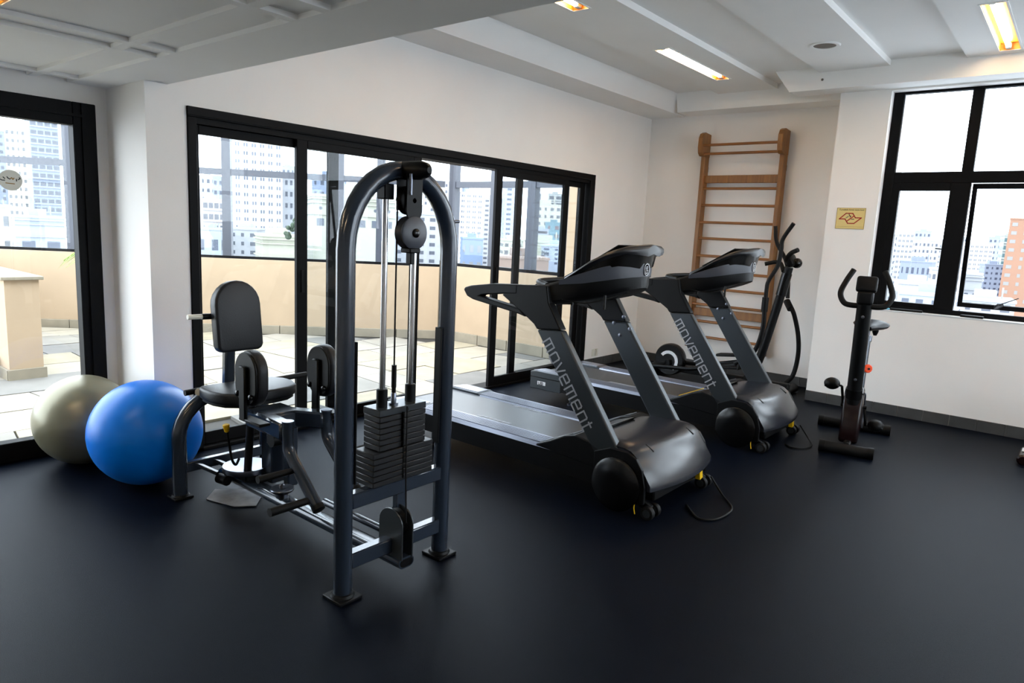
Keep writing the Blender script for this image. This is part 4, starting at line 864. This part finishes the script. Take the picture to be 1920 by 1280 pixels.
# ------------------------------------------------------------------ elliptical trainer
e = thing('elliptical_trainer', (-2.85, 6.98, 0), 'black elliptical trainer behind the far treadmill', 'elliptical')
YE_ = 6.98
obj('mast', B().sweep(crv([(-2.56, YE_, .10), (-2.45, YE_, .31), (-2.34, YE_, .80), (-2.295, YE_, 1.03), (-2.25, YE_, 1.28)], 6), .042, 18), 'blk', e)
obj('mast_collar', B().cyl((-2.30, YE_, 1.0), (-2.262, YE_, 1.22), .05, n=18), 'blkg', e)
obj('console', B().obox((-2.235, YE_, 1.345), (.07, .17, .12), Matrix.Rotation(-.5, 3, 'Y'), .02, 3), 'blk', e)
obj('console_pod', B().ball((-2.185, YE_ + .02, 1.325), .05, 16, 10), 'blkg', e)
obj('fixed_handle', B().tube([(-2.27, YE_, 1.33), (-2.25, YE_ - .10, 1.36), (-2.19, YE_ - .17, 1.42), (-2.12, YE_ - .20, 1.455)], .022, 14), 'rub', e)
obj('fixed_handle', B().tube([(-2.30, YE_, 1.24), (-2.36, YE_ + .08, 1.31), (-2.42, YE_ + .1, 1.32), (-2.51, YE_ + .06, 1.295)], .02, 14), 'rub', e)
a1 = obj('moving_handle', B().tube([(-2.375, YE_ - .20, .90), (-2.375, YE_ - .20, 1.05), (-2.365, YE_ - .20, 1.14), (-2.29, YE_ - .20, 1.30), (-2.275, YE_ - .20, 1.45), (-2.27, YE_ - .20, 1.55), (-2.18, YE_ - .22, 1.70)], .019, 14), 'rub', e)
obj('handle_joint', B().cyl((-2.375, YE_ - .20, .84), (-2.375, YE_ - .20, .98), .032, n=16), 'blk', a1)
obj('lower_link', B().tube([(-2.375, YE_ - .20, .88), (-2.37, YE_ - .20, .70), (-2.40, YE_ - .20, .52), (-2.46, YE_ - .20, .40), (-2.62, YE_ - .20, .28)], .022, 14), 'blk', a1)
a2 = obj('moving_handle', B().tube([(-2.30, YE_ + .22, .96), (-2.32, YE_ + .22, 1.2), (-2.37, YE_ + .22, 1.36), (-2.47, YE_ + .22, 1.52), (-2.50, YE_ + .22, 1.68)], .019, 14), 'rub', e)
obj('handle_joint', B().cyl((-2.305, YE_ + .22, .93), (-2.24, YE_ + .16, .86), .034, n=16), 'blk', a2)
obj('lower_link', B().tube([(-2.255, YE_ + .17, .90), (-2.20, YE_ + .17, .80), (-2.14, YE_ + .17, .60), (-2.12, YE_ + .17, .40), (-2.14, YE_ + .15, .20), (-2.2, YE_ + .12, .10)], .022, 14), 'blk', a2)
obj('front_foot', B().sweep([(-2.16, YE_ - .28, .045), (-2.16, YE_ + .28, .045)], .045, 16), 'rub', e)
obj('base_beam', B().box(-3.62, -2.12, YE_ - .04, YE_ + .04, .06, .13, .01), 'blk', e)
obj('rear_foot', B().sweep([(-3.60, YE_ - .27, .045), (-3.60, YE_ + .27, .045)], .045, 16), 'rub', e)
obj('flywheel_guard', B().lathe([(.06, -.045), (.165, -.05), (.175, -.03), (.175, .03), (.165, .05), (.06, .045)], (-3.40, YE_ - .05, .19), (0, 1, 0), 40), 'blkg', e)
obj('guard_crescent', B().prism([(-3.40 + r_ * math.cos(a), .175 + r_ * math.sin(a)) for r_, rg_ in ((.115, range(-3, 9)), (.082, range(8, -4, -1))) for a in [math.pi * k / 10 for k in rg_]], 'y', YE_ - .108, YE_ - .10), 'white', e, smooth=False)
obj('crank', B().bar((-3.40, YE_ - .12, .16), (-3.60, YE_ - .12, .11), .02, .03, .006).cyl((-3.40, YE_ - .13, .16), (-3.40, YE_ + .12, .16), .03, n=16), 'blk', e)
for sg, xx, zz in ((-1, -2.72, .20), (1, -2.80, .27)):
    y = YE_ + sg * .20
    obj('pedal_rail', B().sweep([(-3.58, y, .11), (-3.1, y, .145), (-2.6, y, .27)], .022, 12), 'blk', e)
    obj('pedal', B().obox((xx, y, zz + .03), (.34, .13, .03), Matrix.Rotation(-.12, 3, 'Y'), .012, 2).obox((xx + .16, y, zz + .06), (.02, .13, .06), None, .006), 'rub', e)

# ------------------------------------------------------------------ upright exercise bike (local frame: +Y towards its front)
k = thing('exercise_bike', (-1.245, 5.75, 0), 'black upright exercise bike with orange knob under the window', 'exercise bike', rz=math.pi + math.radians(10), local=True)
def L(u, v, z): return (-v, u, z)      # u forward (towards camera), v to the camera's right
obj('front_foot', B().sweep([L(.40, -.17, .04), L(.40, .17, .04)], .04, 18), 'rub', k)
obj('rear_foot', B().sweep([L(-.43, -.26, .04), L(-.43, .26, .04)], .04, 18), 'rub', k)
for u, vv in ((.40, .17), (-.43, .26)):
    for s in (-1, 1): obj('end_cap', B().sweep([L(u, s * (vv - .03), .04), L(u, s * (vv + .012), .04)], .0435, 18), 'blk', k)
obj('base_tube', B().bar(L(.40, 0, .07), L(-.43, 0, .07), .05, .05, .01), 'blk', k)
prof = [(.34, .07), (.33, .20), (.30, .34), (.24, .44), (.14, .47), (.02, .44), (-.10, .36), (-.20, .25), (-.24, .14), (-.22, .07)]
obj('drive_shell', B().prism([(p, q) for p, q in prof], 'x', -.065, .065, .02, 3), 'marron', k, smooth=True)
obj('shell_trim', B().tube([L(.25, .067, .44), L(.0, .067, .38), L(-.12, .067, .22), L(-.1, .067, .10)], .008, 8), 'tgrey2', k)
obj('front_post', B().sweep([L(.25, 0, .36), L(.26, 0, .44), L(.33, 0, .80), L(.40, 0, 1.12)], [.052, .052, .05, .05], 20), 'blk', k)
obj('post_collar', B().sweep([L(.25, 0, .40), L(.262, 0, .47)], .057, 20), 'blkg', k)
for z_, u in ((1.02, .43), (.55, .335)): obj('post_bolt', B().lathe([(.011, 0), (.011, .004), (.005, .006)], L(u, 0, z_), (0, 1, .1), 12), 'chromed', k)
obj('console', B().obox(L(.415, 0, 1.25), (.135, .05, .115), Matrix.Rotation(.35, 3, 'X'), .018, 3).obox(L(.42, 0, 1.155), (.105, .07, .10), None, .02, 3), 'blk', k)
obj('console_face', B().obox(L(.385, 0, 1.255), (.11, .006, .08), Matrix.Rotation(.35, 3, 'X'), .002), 'blkg', k)
for s in (-1, 1):
    obj('handlebar', B().tube([L(.40, 0, 1.10), L(.40, s * .08, 1.095), L(.39, s * .135, 1.11), L(.37, s * .165, 1.175), L(.34, s * .14, 1.26), L(.31, s * .10, 1.345)], .0195, 16), 'rub', k)
obj('seat_post', B().sweep([L(-.12, .02, .36), L(-.27, .02, .81)], .03, 18), 'steel', k)
obj('seat_clamp', B().sweep([L(-.265, .02, .77), L(-.28, .02, .81)], .036, 16).sweep([L(-.28, .02, .80), L(-.285, .02, .87)], .018, 10), 'chromed', k)
kn = obj('adjust_knob', B().lathe([(.03, 0), (.034, .008), (.034, .02), (.028, .026)], L(-.155, .05, .57), (-.55, .83, 0), 12), 'orange', k)
obj('knob_screw', B().lathe([(.009, .02), (.009, .032)], L(-.155, .05, .57), (-.55, .83, 0), 10), 'blkg', kn)
rg = []
for u, hw, z0, z1 in ((-.10, .012, .845, .872), (-.13, .028, .838, .882), (-.20, .045, .832, .888), (-.27, .075, .828, .892), (-.33, .105, .826, .902), (-.38, .112, .828, .908), (-.42, .095, .836, .905), (-.435, .05, .85, .895)):
    rg.append([L(u, hw * 1.2 * math.cos(a) + .035, (z0 + z1) / 2 + .03 + (z1 - z0) / 2 * math.sin(a)) for a in [2 * math.pi * j / 16 for j in range(16)]])
sd = obj('saddle', B().loft(rg), 'saddle', k)
for s in (-1, 1): obj('saddle_rail', B().tube([L(-.20, .02 + s * .015, .865), L(-.27, .02 + s * .02, .855), L(-.35, .02 + s * .03, .865)], .004, 6), 'chromed', sd)
for s in (-.05, .05): obj('saddle_spring', B().lathe([(.012, -.05), (.022, -.025), (.026, -.01), (.02, 0)], L(-.37, .02 + s, .86), (0, 0, 1), 12), 'blk', sd)
obj('crank', B().bar(L(.06, -.075, .30), L(.10, -.095, .45), .014, .022, .004).bar(L(.02, .075, .29), L(-.02, .095, .14), .014, .022, .004).cyl(L(.04, -.09, .295), L(.04, .09, .295), .016, n=14), 'blk', k)
for u, v, z_ in ((.10, -.165, .45), (-.02, .165, .145)):
    p = obj('pedal', B().obox(L(u, v, z_), (.10, .11, .026), None, .006).cyl(L(u, v - .07 * (1 if v > 0 else -1), z_), L(u, v, z_), .008, n=8), 'blk', k)
    obj('toe_cage', B().ball(L(u + .012, v, z_ + .012), .058, 18, 10, (1.0, .95, .8)), 'blk', p)
# bench whose foot just enters the picture at the right edge
f_ = thing('flat_bench', (.4, 6.25, 0), 'flat black bench whose dark foot tip shows at the right edge', 'bench')
for x in (-.165, .95):
    obj('foot_tube', B().sweep([(x, 6.09, .04), (x, 6.105, .04), (x, 6.395, .04), (x, 6.41, .04)], [.028, .04, .04, .028], 18), 'marron', f_)
    obj('foot_plate', B().box(x - .02, x + .05, 6.2, 6.3, .08, .09, .003), 'white', f_)
obj('post', B().bar((-.14, 6.25, .08), (.06, 6.25, .41), .05, .04, .008), 'blk', f_); obj('post', B().bar((.95, 6.25, .08), (.9, 6.25, .41), .05, .04, .008), 'blk', f_)
obj('beam', B().box(.02, 1.0, 6.22, 6.28, .385, .43, .006), 'blk', f_)
obj('pad', B().prism(rrect(1.15, .28, .05, 4, .56, 6.25), 'z', .43, .49, .012, 2), 'vinyl', f_)
